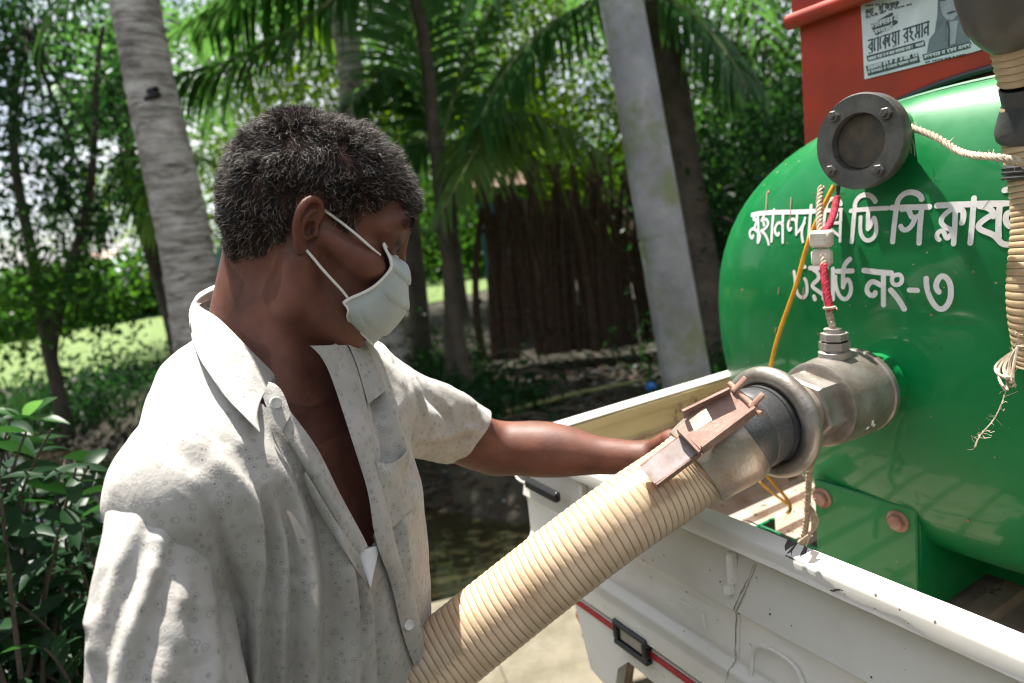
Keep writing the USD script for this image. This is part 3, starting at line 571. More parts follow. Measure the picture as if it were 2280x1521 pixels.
# ---------------------------------------------------------------- blind flange on the tank end, ropes, cable
fs, fz = on_l(1925, 315, 0.345)
fl_o = K(fs, 0.345, fz); fax = unit(-TL + 0.0*TT)
flg = thing('blind_flange', 'round dark iron flange with four bolts on the upper part of the green tank', 'flange', fl_o)
fr_ = 0.066*TS*1.10
part('disc', lathe([(-0.002, 0.0), (-0.002, fr_*0.99), (0.012, fr_*1.0), (0.016, fr_*0.97), (0.016, fr_*0.60), (0.012, fr_*0.585), (0.004, fr_*0.57), (0.004, 0.0)], fl_o, fax, 56), m_dark, flg, smooth=30)
part('cover', lathe([(0.004, 0.0), (0.006, 0.0001), (0.006, fr_*0.55), (0.0042, fr_*0.565)], fl_o, fax, 48), m_disc, flg)
part('stub', lathe([(-0.14*TS, fr_*0.62), (-0.014, fr_*0.60)], fl_o, fax, 36), m_green, flg)
for a_ in (0.62, 2.25, 3.85, 5.35):
    q = fl_o + fr_*0.80*(math.cos(a_)*TT + math.sin(a_)*ZZ)
    part('bolt', lathe([(0.014, 0), (0.014, 0.0078), (0.0215, 0.0078), (0.0225, 0.0066), (0.0225, 0.004), (0.026, 0.004), (0.026, 0)], q, fax, 6), m_dark, flg, smooth=20)
def rope(path, r, strands=3, pitch=0.02, k=6):
    path = np.asarray(path, float); L0 = np.concatenate([[0], np.cumsum(np.linalg.norm(np.diff(path, axis=0), axis=1))])
    n = max(12, int(L0[-1]/pitch*9)); li = np.linspace(0, L0[-1], n); p = np.stack([np.interp(li, L0, path[:, i]) for i in range(3)], 1)
    t, a1, b1 = frames(p); out = []
    for q in range(strands):
        ph = 2*np.pi*(li/pitch + q/strands)
        out.append(tube(p + r*0.52*(np.cos(ph)[:, None]*a1+np.sin(ph)[:, None]*b1), r*0.56, k))
    return cat(out)
def fuzz(path, n, ln, seed, w=0.0004):
    g = np.random.default_rng(seed); out = []
    for _ in range(n):
        i = g.integers(0, len(path)); d = unit(g.normal(size=3)); e = unit(g.normal(size=3)); l = ln*g.uniform(0.4, 1)
        out.append(tube([path[i], path[i]+d*l*0.5, path[i]+d*l*0.8+e*l*0.35], w, 3, cap=False))
    return cat(out)
def SZ(px, py, off=0.012):
    s, z = to_sz(px, py); return K(s, float(tank_l(A(s), A(z)))-off/TS, z)
hx_ = 0.765
# rope from behind the flange across to the second hose
rp = spline([SZ(2005, 262, 0.02), SZ(2050, 280, 0.03), SZ(2120, 305, 0.035), SZ(2190, 335, 0.05), P(2235, 352, hx_-0.03), P(2290, 372, hx_-0.04)], 60)
r1 = thing('rope', 'pale rope stretched from the dark flange across the green tank to the stowed hose', 'rope', rp[0])
part('twist', rope(rp, 0.0042, 3, 0.022), m_rope, r1); part('loose_fibres', fuzz(rp, 60, 0.012, 3), m_rope, r1)
part('frayed_tail', cat([tube(spline([SZ(2012, 270, .02), SZ(2022+6*i, 300, .02), SZ(2016+8*i, 322+6*i, .012)], 10), 0.0006, 4) for i in range(5)]), m_rope, r1)
# hanging rope with red cord from flange to valve stem
ra, rb_ = SZ(1862, 412, 0.035), top+0.036*ZZ
def RL(f, ds=0.0, out=0.0): return ra*(1-f)+rb_*f + TT*ds - TL*(out+0.012*math.sin(math.pi*f))
rp = spline([RL(0), RL(0.25, -0.002), RL(0.5, 0.001), RL(0.75, -0.001), RL(1.0)], 70)
r2 = thing('hanging_rope', 'twisted rope with tape hanging from the dark flange down to the valve stem', 'rope', rp[0])
part('twist', rope(rp, 0.0048, 3, 0.020), m_rope, r2); part('loose_fibres', fuzz(rp, 80, 0.010, 8), m_rope, r2)
tp = RL(0.45)
for dz, sx in ((0.016, 0.034), (-0.010, 0.030)): part('tape', block(tp+ZZ*dz, TT, TL, ZZ, sx, 0.014, 0.024, 0.004), m_tape, r2)
rp2 = spline([SZ(1886, 408, 0.02), SZ(1882, 450, 0.022), RL(0.28, 0.014, 0.002), RL(0.36, 0.004, 0.008)], 30)
r3 = thing('red_cord', 'thin dark cord wrapped in crimson thread beside the hanging rope', 'cord', rp2[0])
part('core', tube(rp2, 0.003, 8), m_rubber, r3); part('wrapping', rope(rp2[6:], 0.0048, 4, 0.012), m_redrope, r3)
rp3 = spline([RL(0.55, 0.004, 0.004), RL(0.70, 0.003, 0.004), RL(0.85, 0.003, 0.003)], 20)
part('wrapping', rope(rp3, 0.0052, 4, 0.012), m_redrope, r3)
for q in (0, .03): part('binding', tube(rp3[-1]+0.0075*(np.cos(a)[:, None]*TT+np.sin(a)[:, None]*TL)-ZZ*(q-a[:, None]*.0006), 0.002, 6, cap=False), m_rope, r3)
yp = spline([SZ(1868, 412, 0.012), SZ(1846, 460, 0.014), SZ(1812, 540, 0.014), SZ(1786, 630, 0.014), SZ(1752, 730, 0.016), SZ(1732, 820, 0.02), SZ(1720, 920, 0.03), SZ(1700, 1000, 0.03), SZ(1712, 1040, 0.02), SZ(1760, 1095, 0.02), SZ(1800, 1120, 0.06)], 80)
yc_ = thing('yellow_cable', 'thin yellow cable hanging over the green tank end behind the coupling', 'cable', yp[0])
part('sheath', tube(yp, 0.0034, 10), m_yellow, yc_)
yp2 = spline([SZ(1695, 1010, 0.03), SZ(1705, 1050, 0.03), SZ(1740, 1085, 0.03), SZ(1775, 1110, 0.03)], 20)
part('loose_end', tube(yp2, 0.003, 8), m_yellow, yc_)
# rope under the valve
o = K(VS, 0.225, VZ) - 0.07*k*ZZ
def at_l(px, py, l):
    s, z = on_l(px, py, l); return K(s, l, z)
rp = spline([o+0.02*ZZ, at_l(1810, 1010, 0.225), at_l(1800, 1080, 0.24), at_l(1797, 1140, 0.25), at_l(1790, 1190, 0.26), at_l(1775, 1228, 0.26), at_l(1768, 1300, 0.26)], 50)
r4 = thing('jute_rope', 'frayed jute rope hanging under the valve into the truck bed', 'rope', rp[0])
part('twist', rope(rp, 0.0046, 3, 0.022), m_rope, r4); part('loose_fibres', fuzz(rp[15:], 110, 0.016, 4), m_rope, r4)
part('strand', cat([tube(spline([at_l(1800, 1120, 0.25), at_l(1808+i*4, 1170, 0.25), at_l(1803-i*3, 1195, 0.25), at_l(1790-i*7, 1225, 0.25)], 14), 0.0014, 5) for i in range(4)]), m_rope, r4)

# ---------------------------------------------------------------- second hose stowed upright at the tank
h2 = thing('stowed_hose', 'dull ribbed hose with dark bulging coupling hanging upright beside the tank lettering', 'hose', SZ(2290, 600, 0.15))
hx = 0.765
p2 = spline([P(2312, 236, hx-0.01), P(2316, 330, hx), P(2334, 480, hx+0.005), P(2323, 640, hx+0.01), P(2332, 740, hx+0.015), P(2340, 815, hx+0.02)], 300)
L0 = np.concatenate([[0], np.cumsum(np.linalg.norm(np.diff(p2, axis=0), axis=1))]); n = int(L0[-1]/0.0078*7); li2 = np.linspace(0, L0[-1], n)
pp = np.stack([np.interp(li2, L0, p2[:, i]) for i in range(3)], 1)
v, f, uv = ribbed(pp, li2, 0.0355, 0.0078, 0.0016, 44, 1.0)
part('ribbed_tube', (v, f), m_hose2, h2, uv=uv)
ca, cb = P(2268, 20, hx-0.05), P(2324, 272, hx-0.005); cs = 0.78
cx = unit(cb-ca); Lc = np.linalg.norm(cb-ca)
part('bulb', lathe([(-0.20, 0.048), (-0.10, 0.050), (-0.03, 0.052), (0.0, 0.050), (0.016, 0.044), (0.028, 0.037), (0.034, 0.032)], ca, cx, 48), m_pvc, h2, 'dark bulging end piece', smooth=60)
rb = [(0.032, 0.032)]
for i in range(5): rb += [(0.036+i*0.008, 0.0315), (0.039+i*0.008, 0.0332), (0.042+i*0.008, 0.0315)]
part('ribbed_neck', lathe(rb, ca, cx, 40), m_hose2, h2, uv=np.repeat(np.stack([np.linspace(0, 5, len(rb)), np.zeros(len(rb))], 1), 40, axis=0))
part('band', lathe([(0.078, 0.031), (0.078, 0.033), (0.100, 0.033), (0.100, 0.031)], ca, cx, 40), m_rubber, h2)
part('cup', lathe([(Lc-0.036, 0.032), (Lc-0.024, 0.038), (Lc-0.010, 0.044), (Lc-0.004, 0.046), (Lc+0.004, 0.046), (Lc+0.008, 0.043), (Lc+0.008, 0.036)], ca, cx, 48), m_rubber, h2, smooth=60)
part('tie', cat([tube(pp[np.searchsorted(li2, 0.075)]+0.0375*(np.cos(a)[:, None]*TT+np.sin(a)[:, None]*TL)+ZZ*q, 0.003, 6, cap=False) for q in (0, .006, .011)]), m_rubber, h2)
fb = P(2262, 800, hx-0.02)
fp = spline([fb+ZZ*0.03, fb, P(2245, 850, hx-0.02), P(2240, 870, hx-0.02), P(2215, 930, hx-0.02), P(2190, 960, hx-0.02), P(2172, 995, hx-0.02)], 40)
r5 = thing('frayed_string', 'frayed brown string dangling beside the stowed hose', 'string', fb)
part('strand', cat([tube(fp, 0.0007, 4)] + [tube(spline([P(2266+2*i, 770, hx-.03), P(2258-5*i+4*(i%2), 815, hx-.03+.004*i), P(2252-3*i+7*(i%3), 842+9*(i%4), hx-.03)], 10), 0.0013+0.0003*(i%3), 5) for i in range(9)]), m_rope, r5)
part('loose_fibres', fuzz(fp, 60, 0.014, 6, 0.0003), m_rope, r5)

# ---------------------------------------------------------------- poster pasted on the red sheet
po = thing('poster', 'black and white printed poster pasted on the red sheet', 'poster', K(0.58, cabl, 1.78))
def PZ(x, y):
    q = on_l(1900+x/6, y/6, cabl-0.001); return (float(q[0]), float(q[1]))
def sheet(poly, mat, lift, nm, parent, label=None):
    return part(nm, prism(poly, K(0, cabl-lift, 0), TT*TS, ZZ*TS, 0.0004), mat, parent, label)
c0_, c1_ = PZ(78, 48), PZ(150, 1062); c2_ = PZ(1590, 702)
pap = sheet(Polygon([(c1_[0], c1_[1]), (c2_[0], c2_[1]), (c2_[0]+0.035, c2_[1]+0.002), (c2_[0]+0.035, 1.93), (c0_[0], 1.93)]), m_paper, 0.001, 'paper', po)
def rot_line(x0, y0, x1, y1, h):
    a_, b_ = A([x0, y0], float), A([x1, y1], float); n_ = A([(a_-b_)[1], (b_-a_)[0]]); n_ = n_/np.linalg.norm(n_)*h/2
    return [tuple(a_-n_), tuple(b_-n_), tuple(b_+n_), tuple(a_+n_)]
poly_px = lambda pts: Polygon([PZ(*q) for q in pts])
kz = abs(PZ(0, 0)[1]-PZ(0, 6)[1])/6
ink = [poly_px(rot_line(285, 395, 545, 245, 130)).buffer(20*kz), poly_px(rot_line(195, 785, 950, 575, 62)).buffer(8*kz), poly_px(rot_line(185, 950, 880, 765, 135)), poly_px(rot_line(935, 770, 1560, 600, 80))]
# letters as brush strokes: (x, y) in a box, headline at y 0, foot at y 1
GL = {'k': [[(.1,0),(.95,0)],[(.5,0),(.5,1)],[(.5,.2),(.1,.5),(.5,.8)],[(.55,.2),(.85,.25),(.8,.55)]], 'r': [[(.1,0),(.9,0)],[(.75,0),(.75,1)],[(.72,.2),(.15,.5),(.72,.8)],[(.3,.98),(.36,1.0)]], 'e': [[(.6,0),(.3,.1),(.2,.5),(.3,.9),(.5,.85)]], 'a': [[(.2,0),(.8,0)],[(.5,0),(.5,1)]],
      'y': [[(.1,0),(.9,0)],[(.75,0),(.75,1)],[(.25,0),(.35,.25),(.15,.5),(.7,.85)],[(.4,1.05),(.46,1.05)]], 'h': [[(.1,0),(.9,0)],[(.3,0),(.2,.35),(.6,.4),(.25,.7),(.8,1.05)]], 'm': [[(.1,0),(.9,0)],[(.75,0),(.75,1)],[(.3,0),(.35,.5),(.7,.7)],[(.35,.6),(.1,.7),(.2,.9)]],
      'n': [[(.1,0),(.9,0)],[(.75,0),(.75,1)],[(.72,.5),(.45,.35),(.15,.5),(.2,.8),(.4,.75)]], 'p': [[(.1,0),(.9,0)],[(.75,0),(.75,1)],[(.2,0),(.3,.35),(.15,.6),(.7,.5)]], 's': [[(.1,0),(.9,0)],[(.75,0),(.75,1)],[(.3,.05),(.5,.3),(.2,.8)],[(.5,.35),(.72,.4)]], 'c': [[(.1,0),(.9,0)],[(.2,0),(.25,.5),(.6,.9),(.8,.5),(.3,.4)]],
      'd': [[(.1,0),(.9,0)],[(.3,0),(.3,.6),(.7,.35),(.8,1)]], 't': [[(.1,0),(.9,0)],[(.7,0),(.7,1)],[(.65,.8),(.2,.7),(.25,.3),(.5,.35)]], 'I': [[(.5,0),(.5,1)],[(.5,0),(.2,-.35),(.7,-.4)]], 'R': [[(.3,-.15),(.7,-.4)]]}
def write(txt, x0, y0, x1, y1, h, w):
    """strokes along a slanted line on the poster; a blank is half a letter wide"""
    ws = [0.5 if c in ' eaIR' else 1.0 for c in txt]; tot = sum(ws); d_ = A([x1-x0, y1-y0])/tot; dn = A([0.0, 1.0])*h; at_ = A([x0, y0], float); out = []
    for c, wd_ in zip(txt, ws):
        for st in GL.get(c, []): out.append(LineString([PZ(*(at_ + d_*wd_*u_ + dn*v_)) for u_, v_ in st]).buffer(w*kz/2, 3))
        at_ = at_ + d_*wd_
    return unary_union(out)
dark = unary_union(ink + [write('reaekeya rhman', 195, 545, 1020, 285, 175, 20), write('ptn saa dre mn h', 160, 70, 620, 30, 22, 7), write('knal sI teyar', 165, 140, 600, 20, 60, 14), write('m p k arn sa dyan tr', 165, 210, 790, 45, 20, 6), write('tr kan sy', 170, 235, 420, 160, 16, 5), write('hn dkapr man t ynas', 960, 830, 1500, 720, 16, 5)])
sheet(dark, m_ink, 0.0015, 'print', po, 'black lettering and bands')
pale = unary_union([write('ceyarparsRn', 225, 320, 590, 205, 62, 13), write('pdpartI', 290, 405, 530, 330, 52, 12), write('arnan pra s k mar kaspr har aj prarI', 205, 775, 945, 565, 34, 9), write('nrmnpa yd kSmbr namR hn', 200, 890, 865, 705, 44, 11), write('p kstrm n haneka danpn patIe', 200, 955, 865, 775, 30, 8), write('kapdar n hrt mapd', 950, 745, 1560, 585, 40, 10)])
sheet(pale, m_paper, 0.0021, 'print', po, 'white lettering on the black bands')
sheet(poly_px([(1140,-260),(1125,200),(1090,430),(1015,530),(985,705),(1590,590),(1560,540),(1480,380),(1440,200),(1470,-260)]), m_grey1, 0.0013, 'portrait', po, 'grey printed portrait of a person in a scarf')
sheet(unary_union([poly_px([(1165,-200),(1165,60),(1190,180),(1245,262),(1330,268),(1400,200),(1425,60),(1430,-200)]), poly_px([(1290,290),(1410,270),(1385,420),(1370,580),(1300,600)])]), m_grey2, 0.0019, 'portrait', po)
sheet(unary_union([poly_px([(1258,175),(1320,150),(1385,140),(1370,160),(1310,182),(1268,192)]), poly_px([(1240,285),(1275,290),(1300,400),(1285,620),(1270,620),(1285,400)]), poly_px([(1150,-40),(1245,-40),(1240,10),(1160,15)])]), m_ink, 0.0024, 'portrait', po)
# ---------------------------------------------------------------- the man
FOOT = 1.5-1.5/MAN_AT
RS, LS = P(350, 1095, 0.535), P(872, 880, 0.845)
LAT = unit((LS-RS)*A([1, 1, 0])); FRT = A([LAT[1], -LAT[0], 0]); MID = (RS+LS)/2
RS = P(424, 1100, 0.562)
def B(x, y, z): return MID + x*LAT + y*FRT + z*ZZ
def toB(q): q = q - MID; return np.stack([q @ LAT, q @ FRT, q[:, 2]], 1)
TAB = A([ # z, lat semi, front-back semi, front shift, lat shift
 (0.17, 0.060, 0.058, -0.045, 0.0), (0.10, 0.085, 0.065, -0.032, 0.0), (0.06, 0.115, 0.074, -0.026, 0.0), (0.0, 0.140, 0.086, -0.010, -0.010), (-0.10, 0.148, 0.098, -0.008, -0.012),
 (-0.22, 0.148, 0.104, -0.022, -0.010), (-0.35, 0.150, 0.106, -0.042, -0.010), (-0.50, 0.165, 0.115, -0.055, 0.0), (-0.70, 0.17, 0.115, -0.075, 0.0)])
def sd_loft(x, tab, grow=0.0, top=0.155):
    q = toB(x); z = q[:, 2]; zs = tab[::-1, 0]
    a, b, cy, cx = (np.interp(z, zs, tab[::-1, i]) for i in (1, 2, 3, 4))
    a, b = a+grow, b+grow
    u, v_ = (q[:, 0]-cx)/a, (q[:, 1]-cy)/b
    n_ = (np.abs(u)**2.3 + np.abs(v_)**2.3)**(1/2.3)
    g = np.sqrt((u/a)**2+(v_/b)**2)/np.maximum(np.hypot(u, v_), 1e-6)
    return smax((n_-1)/np.maximum(g, 1e-6)*0.9, z-top, 0.02)
# ---- head, in its own axes (a towards the nose, b to the crown, c to the ear that we see)
_th, _yw = math.radians(20), math.radians(18)
_e1 = math.cos(_th)*RT - math.sin(_th)*UP
HF = math.cos(_yw)*_e1 + math.sin(_yw)*FW; HU = math.sin(_th)*RT + math.cos(_th)*UP; HS = -math.cos(_yw)*FW + math.sin(_yw)*_e1
HO = P(705, 480, 0.685); HAX = np.stack([HF, HU, HS])
def H(a, b, c): return HO + a*HF + b*HU + c*HS
def toH(x): return (x-HO) @ HAX.T
def sd_skull(q):
    E_ = lambda c, r: sd_ell(q, c, r)
    qm = q.copy(); qm[:, 2] = np.abs(q[:, 2])
    Em = lambda c, r, ax=None: sd_ell(qm, c, r, ax); Cm = lambda a, b, ra, rb: sd_cap(qm, a, b, ra, rb)
    d = E_((-0.002, 0.026, 0), (0.087, 0.071, 0.070))
    d = smin(d, E_((-0.030, -0.015, 0), (0.054, 0.058, 0.058)), 0.03)
    d = smin(d, E_((0.045, 0.014, 0), (0.043, 0.046, 0.056)), 0.02)
    d = smin(d, E_((0.040, -0.050, 0), (0.047, 0.055, 0.050)), 0.022)
    d = smin(d, E_((0.062, -0.062, 0), (0.027, 0.030, 0.034)), 0.02)
    d = smin(d, E_((0.040, -0.088, 0), (0.042, 0.036, 0.043)), 0.02)
    d = smin(d, E_((0.069, -0.104, 0), (0.018, 0.017, 0.021)), 0.016)
    d = smin(d, Cm((0.000, -0.045, 0.058), (0.008, -0.088, 0.049), 0.012, 0.014), 0.02)
    d = smin(d, Cm((0.008, -0.088, 0.049), (0.062, -0.110, 0.014), 0.013, 0.014), 0.022)
    d = smin(d, Em((0.055, -0.030, 0.047), (0.024, 0.014, 0.015)), 0.015)
    d = smin(d, Cm((0.012, -0.020, 0.062), (0.055, -0.026, 0.052), 0.007, 0.009), 0.015)
    d = smin(d, Cm((0.083, 0.020, 0.008), (0.076, 0.021, 0.042), 0.009, 0.008), 0.010)
    d = smin(d, Cm((0.076, 0.021, 0.042), (0.062, 0.010, 0.054), 0.008, 0.006), 0.010)
    d = smax(d, -Em((0.087, -0.001, 0.034), (0.013, 0.0095, 0.017)), 0.008)
    d = smin(d, Em((0.072, -0.002, 0.033), (0.0125, 0.0125, 0.0125)), 0.004)
    d = smin(d, Cm((0.0815, 0.0045, 0.020), (0.075, 0.0035, 0.046), 0.0035, 0.003), 0.004)
    d = smin(d, Cm((0.083, -0.0085, 0.022), (0.077, -0.009, 0.045), 0.0032, 0.003), 0.005)
    d = smin(d, sd_cap(q, (0.086, 0.008, 0), (0.097, -0.034, 0), 0.008, 0.0105), 0.010)
    d = smin(d, Em((0.092, -0.040, 0.010), (0.011, 0.009, 0.009)), 0.008)
    d = smin(d, sd_cap(q, (0.087, -0.067, -0.018), (0.087, -0.067, 0.018), 0.008, 0.008), 0.012)
    d = smin(d, sd_cap(q, (0.085, -0.080, -0.015), (0.085, -0.080, 0.015), 0.008, 0.008), 0.010)
    return d
# ear seen from the side: rim, inner fold, bowl, tragus, lobe
def sd_ear(q):
    q = q*A([1, 1, 1.0])
    # ear plane turned out from the head
    c, s = math.cos(0.42), math.sin(0.42); o = A([0.0005, -0.0155, 0.0675]); p = (q-o)/0.76
    x = p[:, 0]*c - p[:, 2]*s; z = p[:, 0]*s + p[:, 2]*c; p = np.stack([x, p[:, 1], z], 1)
    rim = [(0.004, 0.010, 0.002), (0.003, 0.021, 0.004), (-0.004, 0.029, 0.007), (-0.014, 0.030, 0.010), (-0.0225, 0.024, 0.013), (-0.0265, 0.013, 0.014), (-0.0265, 0.001, 0.013), (-0.023, -0.010, 0.011), (-0.018, -0.018, 0.009), (-0.012, -0.027, 0.006)]
    rr_ = [0.0030, 0.0033, 0.0036, 0.0040, 0.0043, 0.0043, 0.0040, 0.0038, 0.0042, 0.0055]
    rim = spline(A(rim), 22); rr_ = np.interp(np.linspace(0, 9, 22), np.arange(10), rr_)
    d = np.full(len(p), 9.0)
    for i in range(21): d = smin(d, sd_cap(p, rim[i], rim[i+1], rr_[i], rr_[i+1]), 0.0015)
    d = smin(d, sd_ell(p, (-0.006, -0.029, 0.004), (0.0075, 0.0095, 0.0042)), 0.005)           # lobe
    dish = sd_ell(p, (-0.011, 0.003, 0.0045), (0.0165, 0.0265, 0.0045))
    d = smin(d, dish, 0.003)
    ah = spline(A([(-0.006, 0.019, 0.008), (-0.013, 0.014, 0.0105), (-0.0175, 0.004, 0.0115), (-0.016, -0.007, 0.0105), (-0.009, -0.016, 0.009)]), 14)
    for i in range(13): d = smin(d, sd_cap(p, ah[i], ah[i+1], 0.0026, 0.0028), 0.0025)
    d = smax(d, -sd_ell(p, (-0.005, -0.004, 0.010), (0.0085, 0.010, 0.0095)), 0.003)           # concha
    d = smin(d, sd_ell(p, (0.0035, -0.007, 0.005), (0.004, 0.0055, 0.0045)), 0.003)             # tragus
    d = smin(d, sd_ell(p, (-0.007, -0.017, 0.007), (0.005, 0.0035, 0.004)), 0.003)
    back = sd_cap(p, (0.004, -0.012, -0.006), (-0.008, 0.006, 0.0), 0.008, 0.009)
    d = smin(d, smax(back, -sd_ell(p, (-0.005, -0.004, 0.010), (0.0085, 0.010, 0.0095)), 0.002), 0.003)
    return d*0.76
def within(x, fn, c, r):
    """fn near a centre, a plain distance to its bounding ball elsewhere"""
    g = np.linalg.norm(x-c, axis=1) - r; d = g + 0.03; k_ = g < 0.05
    if k_.any(): d[k_] = fn(x[k_])
    return d
# ---- arms
LEl, LWr = P(1106, 1000, 0.965), P(1450, 1022, 0.895)
REl, RWr = P(355, 1650, 0.515), P(690, 1830, 0.59)
def sd_arm_l(x):
    d = sd_cap(x, LS - 0.02*ZZ, LEl, 0.032, 0.0345)
    d = smin(d, sd_cap(x, P(975, 945, 0.90), P(1060, 985, 0.945), 0.034, 0.034), 0.02)
    mid_ = LEl*0.70 + LWr*0.30
    d = smin(d, sd_cap(x, LEl, LWr, 0.0345, 0.0215), 0.015)
    d = smin(d, sd_ell(x, mid_ + UP*0.006, (0.075, 0.036, 0.036), np.stack([unit(LWr-LEl), unit(UP-unit(LWr-LEl)*(UP @ unit(LWr-LEl))), unit(np.cross(LWr-LEl, UP))])), 0.02)
    d = smin(d, sd_cap(x, LWr, P(1500, 1012, 0.885), 0.021, 0.024), 0.015)
    return d
def finger_chain(x, pts, r0, r1):
    d = np.full(len(x), 9.0); r_ = np.linspace(r0, r1, len(pts))
    for i in range(len(pts)-1): d = smin(d, sd_cap(x, pts[i], pts[i+1], r_[i], r_[i+1]), 0.003)
    return d
HANDS = []
def hand(wr, along, palm, side):
    """palm box, four fingers that curl towards the palm's front, thumb from its side"""
    al = unit(along); pn = unit(palm - al*(palm @ al)); sd_ = np.cross(al, pn)*side
    Q = lambda a, s, n_: wr + al*a + sd_*s + pn*n_
    def f(x):
        d = np.full(len(x), 9.0)
        for s in (-0.026, -0.009, 0.009, 0.026): d = smin(d, sd_cap(x, Q(0.012, s*0.55, 0), Q(0.085, s, 0), 0.013, 0.0115), 0.012)
        for s, ln in ((-0.029, 0.060), (-0.010, 0.074), (0.010, 0.080), (0.029, 0.072)):
            ch = [Q(0.085, s, 0), Q(0.085+ln*0.42, s*1.02, 0.014), Q(0.085+ln*0.55, s*1.0, 0.036), Q(0.085+ln*0.42, s*0.98, 0.054)]
            d = smin(d, finger_chain(x, ch, 0.0095, 0.0072), 0.004)
        th = [Q(0.02, 0.022, 0.004), Q(0.050, 0.046, 0.018), Q(0.075, 0.050, 0.036), Q(0.092, 0.044, 0.050)]
        d = smin(d, finger_chain(x, th, 0.0135, 0.008), 0.006)
        return d
    return f
h_l = hand(P(1462, 1016, 0.892), (P(1560, 985, 0.855)-P(1462, 1016, 0.892)), -FW*0.6-UP*0.5, -1)
h_r = hand(RWr, unit(P(860, 1800, 0.68)-RWr), unit(UP*0.2+FW), 1)
def sd_neck(x):
    d = sd_cap(x, P(640, 590, 0.692), P(590, 830, 0.70), 0.050, 0.056)
    d = smin(d, sd_cap(x, P(588, 580, 0.70), P(562, 760, 0.705), 0.038, 0.042), 0.03)
    d = smin(d, sd_cap(x, P(655, 590, 0.632), P(640, 870, 0.668), 0.010, 0.010), 0.022)     # the long neck muscle
    d = smin(d, sd_cap(x, P(690, 760, 0.70), P(655, 890, 0.70), 0.018, 0.015), 0.03)        # throat
    return d
def sd_trunk(x):
    t = sd_loft(x, TAB, -0.026, 0.03)
    t = smin(t, sd_cap(x, B(0, -0.03, 0.05), RS, 0.042, 0.030), 0.03); t = smin(t, sd_cap(x, B(0, -0.03, 0.05), LS - 0.025*ZZ, 0.042, 0.028), 0.03)
    t = smax(t, -(toB(x)[:, 2]+0.62), 0.02)
    return t
def sd_arm_r(x): return smin(sd_cap(x, RS, REl, 0.034, 0.035), smin(sd_cap(x, REl, RWr, 0.035, 0.023), sd_ell(x, REl*.7+RWr*.3, (0.04,)*3), .02), 0.01)
def sd_legs(x):
    d = np.full(len(x), 9.0)
    for s in (-1, 1):
        d = smin(d, sd_cap(x, B(0.08*s, -0.07, -0.58), B(0.10*s, -0.03, -0.90), 0.075, 0.052), 0.02); an = A([*B(0.11*s, -0.08, 0)[:2], FOOT+0.085])
        d = smin(d, sd_cap(x, B(0.10*s, -0.03, -0.90), an, 0.05, 0.035), 0.01); d = smin(d, sd_cap(x, an-ZZ*.05, an+FRT*0.15-ZZ*0.062, 0.034, 0.026), 0.02)
    return d
def sd_all(x):
    d = within(x, lambda y: smin(sd_skull(toH(y)), sd_neck(y), 0.018), P(650, 620, 0.69), 0.24)
    d = smin(d, within(x, sd_trunk, B(0, -.03, -.28), 0.46), 0.03)
    d = smin(d, within(x, lambda y: smin(sd_arm_l(y), h_l(y), 0.008), P(1200, 960, 0.92), 0.33), 0.02)
    d = smin(d, within(x, lambda y: smin(sd_arm_r(y), h_r(y), 0.008), P(560, 1580, 0.56), 0.34), 0.02)
    return smin(d, within(x, sd_legs, A([*B(0, -.05, 0)[:2], 0.40]), 0.52), 0.02)
# ---- shirt: a loose cloth surface round the torso, folds pressed along lines that follow the photograph's creases
def sd_cloth(x):
    t = sd_loft(x, TAB, 0.006, 0.10)
    t = smin(t, sd_cap(x, B(0, -0.026, 0.075), RS, 0.046, 0.054), 0.05); t = smin(t, sd_cap(x, B(0, -0.026, 0.070), P(862, 895, 0.835), 0.046, 0.044), 0.05)
    t = smin(t, sd_cap(x, RS, RS - 0.04*ZZ, 0.054, 0.048), 0.03)
    return t
CV, CF = sdf_mesh(sd_cloth, MID-A([.36, .36, .62]), MID+A([.36, .36, .22]), 0.0033)
CV = taubin(CV, CF, 12)
# fold lines: px points, half width (px), height (m); ridges > 0, valleys < 0
FOLDS = [
 ([(448,1085),(470,1150),(500,1230),(524,1320),(538,1420),(545,1540)], 14, -0.012),
 ([(470,1010),(520,1060),(560,1130),(575,1230),(578,1350),(572,1470),(570,1560)], 13, 0.010),
 ([(500,1000),(556,1052),(590,1110),(603,1200),(600,1300),(596,1420),(592,1560)], 11, -0.010),
 ([(520,960),(580,1040),(622,1140),(634,1260),(632,1400),(630,1560)], 12, 0.009),
 ([(470,960),(540,1010),(600,1075),(640,1180),(655,1280),(652,1420),(650,1560)], 11, -0.009),
 ([(560,960),(620,1050),(665,1160),(690,1290),(690,1420),(688,1560)], 16, 0.010),
 ([(600,960),(660,1040),(710,1150),(735,1280),(738,1420),(730,1560)], 15, -0.009),
 ([(640,980),(700,1060),(748,1160),(775,1280),(776,1420),(762,1560)], 13, 0.010),
 ([(690,1090),(738,1160),(780,1240),(800,1330),(806,1430),(800,1560)], 11, -0.007),
 ([(770,1250),(812,1330),(815,1420),(800,1500),(790,1560)], 9, 0.007),
 ([(835,1310),(842,1400),(850,1480),(852,1560)], 8, -0.007),
 # across the shoulder and under the yoke
 ([(310,880),(400,930),(450,1000)], 18, 0.003), ([(300,960),(380,1000),(440,1050)], 16, -0.003),
 # far side: front panel by the pocket
 ([(800,830),(830,890),(850,960),(862,1040)], 8, -0.008), ([(815,820),(850,890),(880,970),(905,1040)], 9, 0.008), ([(830,790),(865,850),(885,920),(905,1000),(915,1080)], 9, -0.008),
 ([(885,1080),(895,1180),(910,1290),(930,1420),(945,1520)], 10, 0.006), ([(865,1060),(880,1160),(885,1230)], 10, -0.005), ([(900,1240),(920,1330),(945,1430)], 8, -0.005),
]
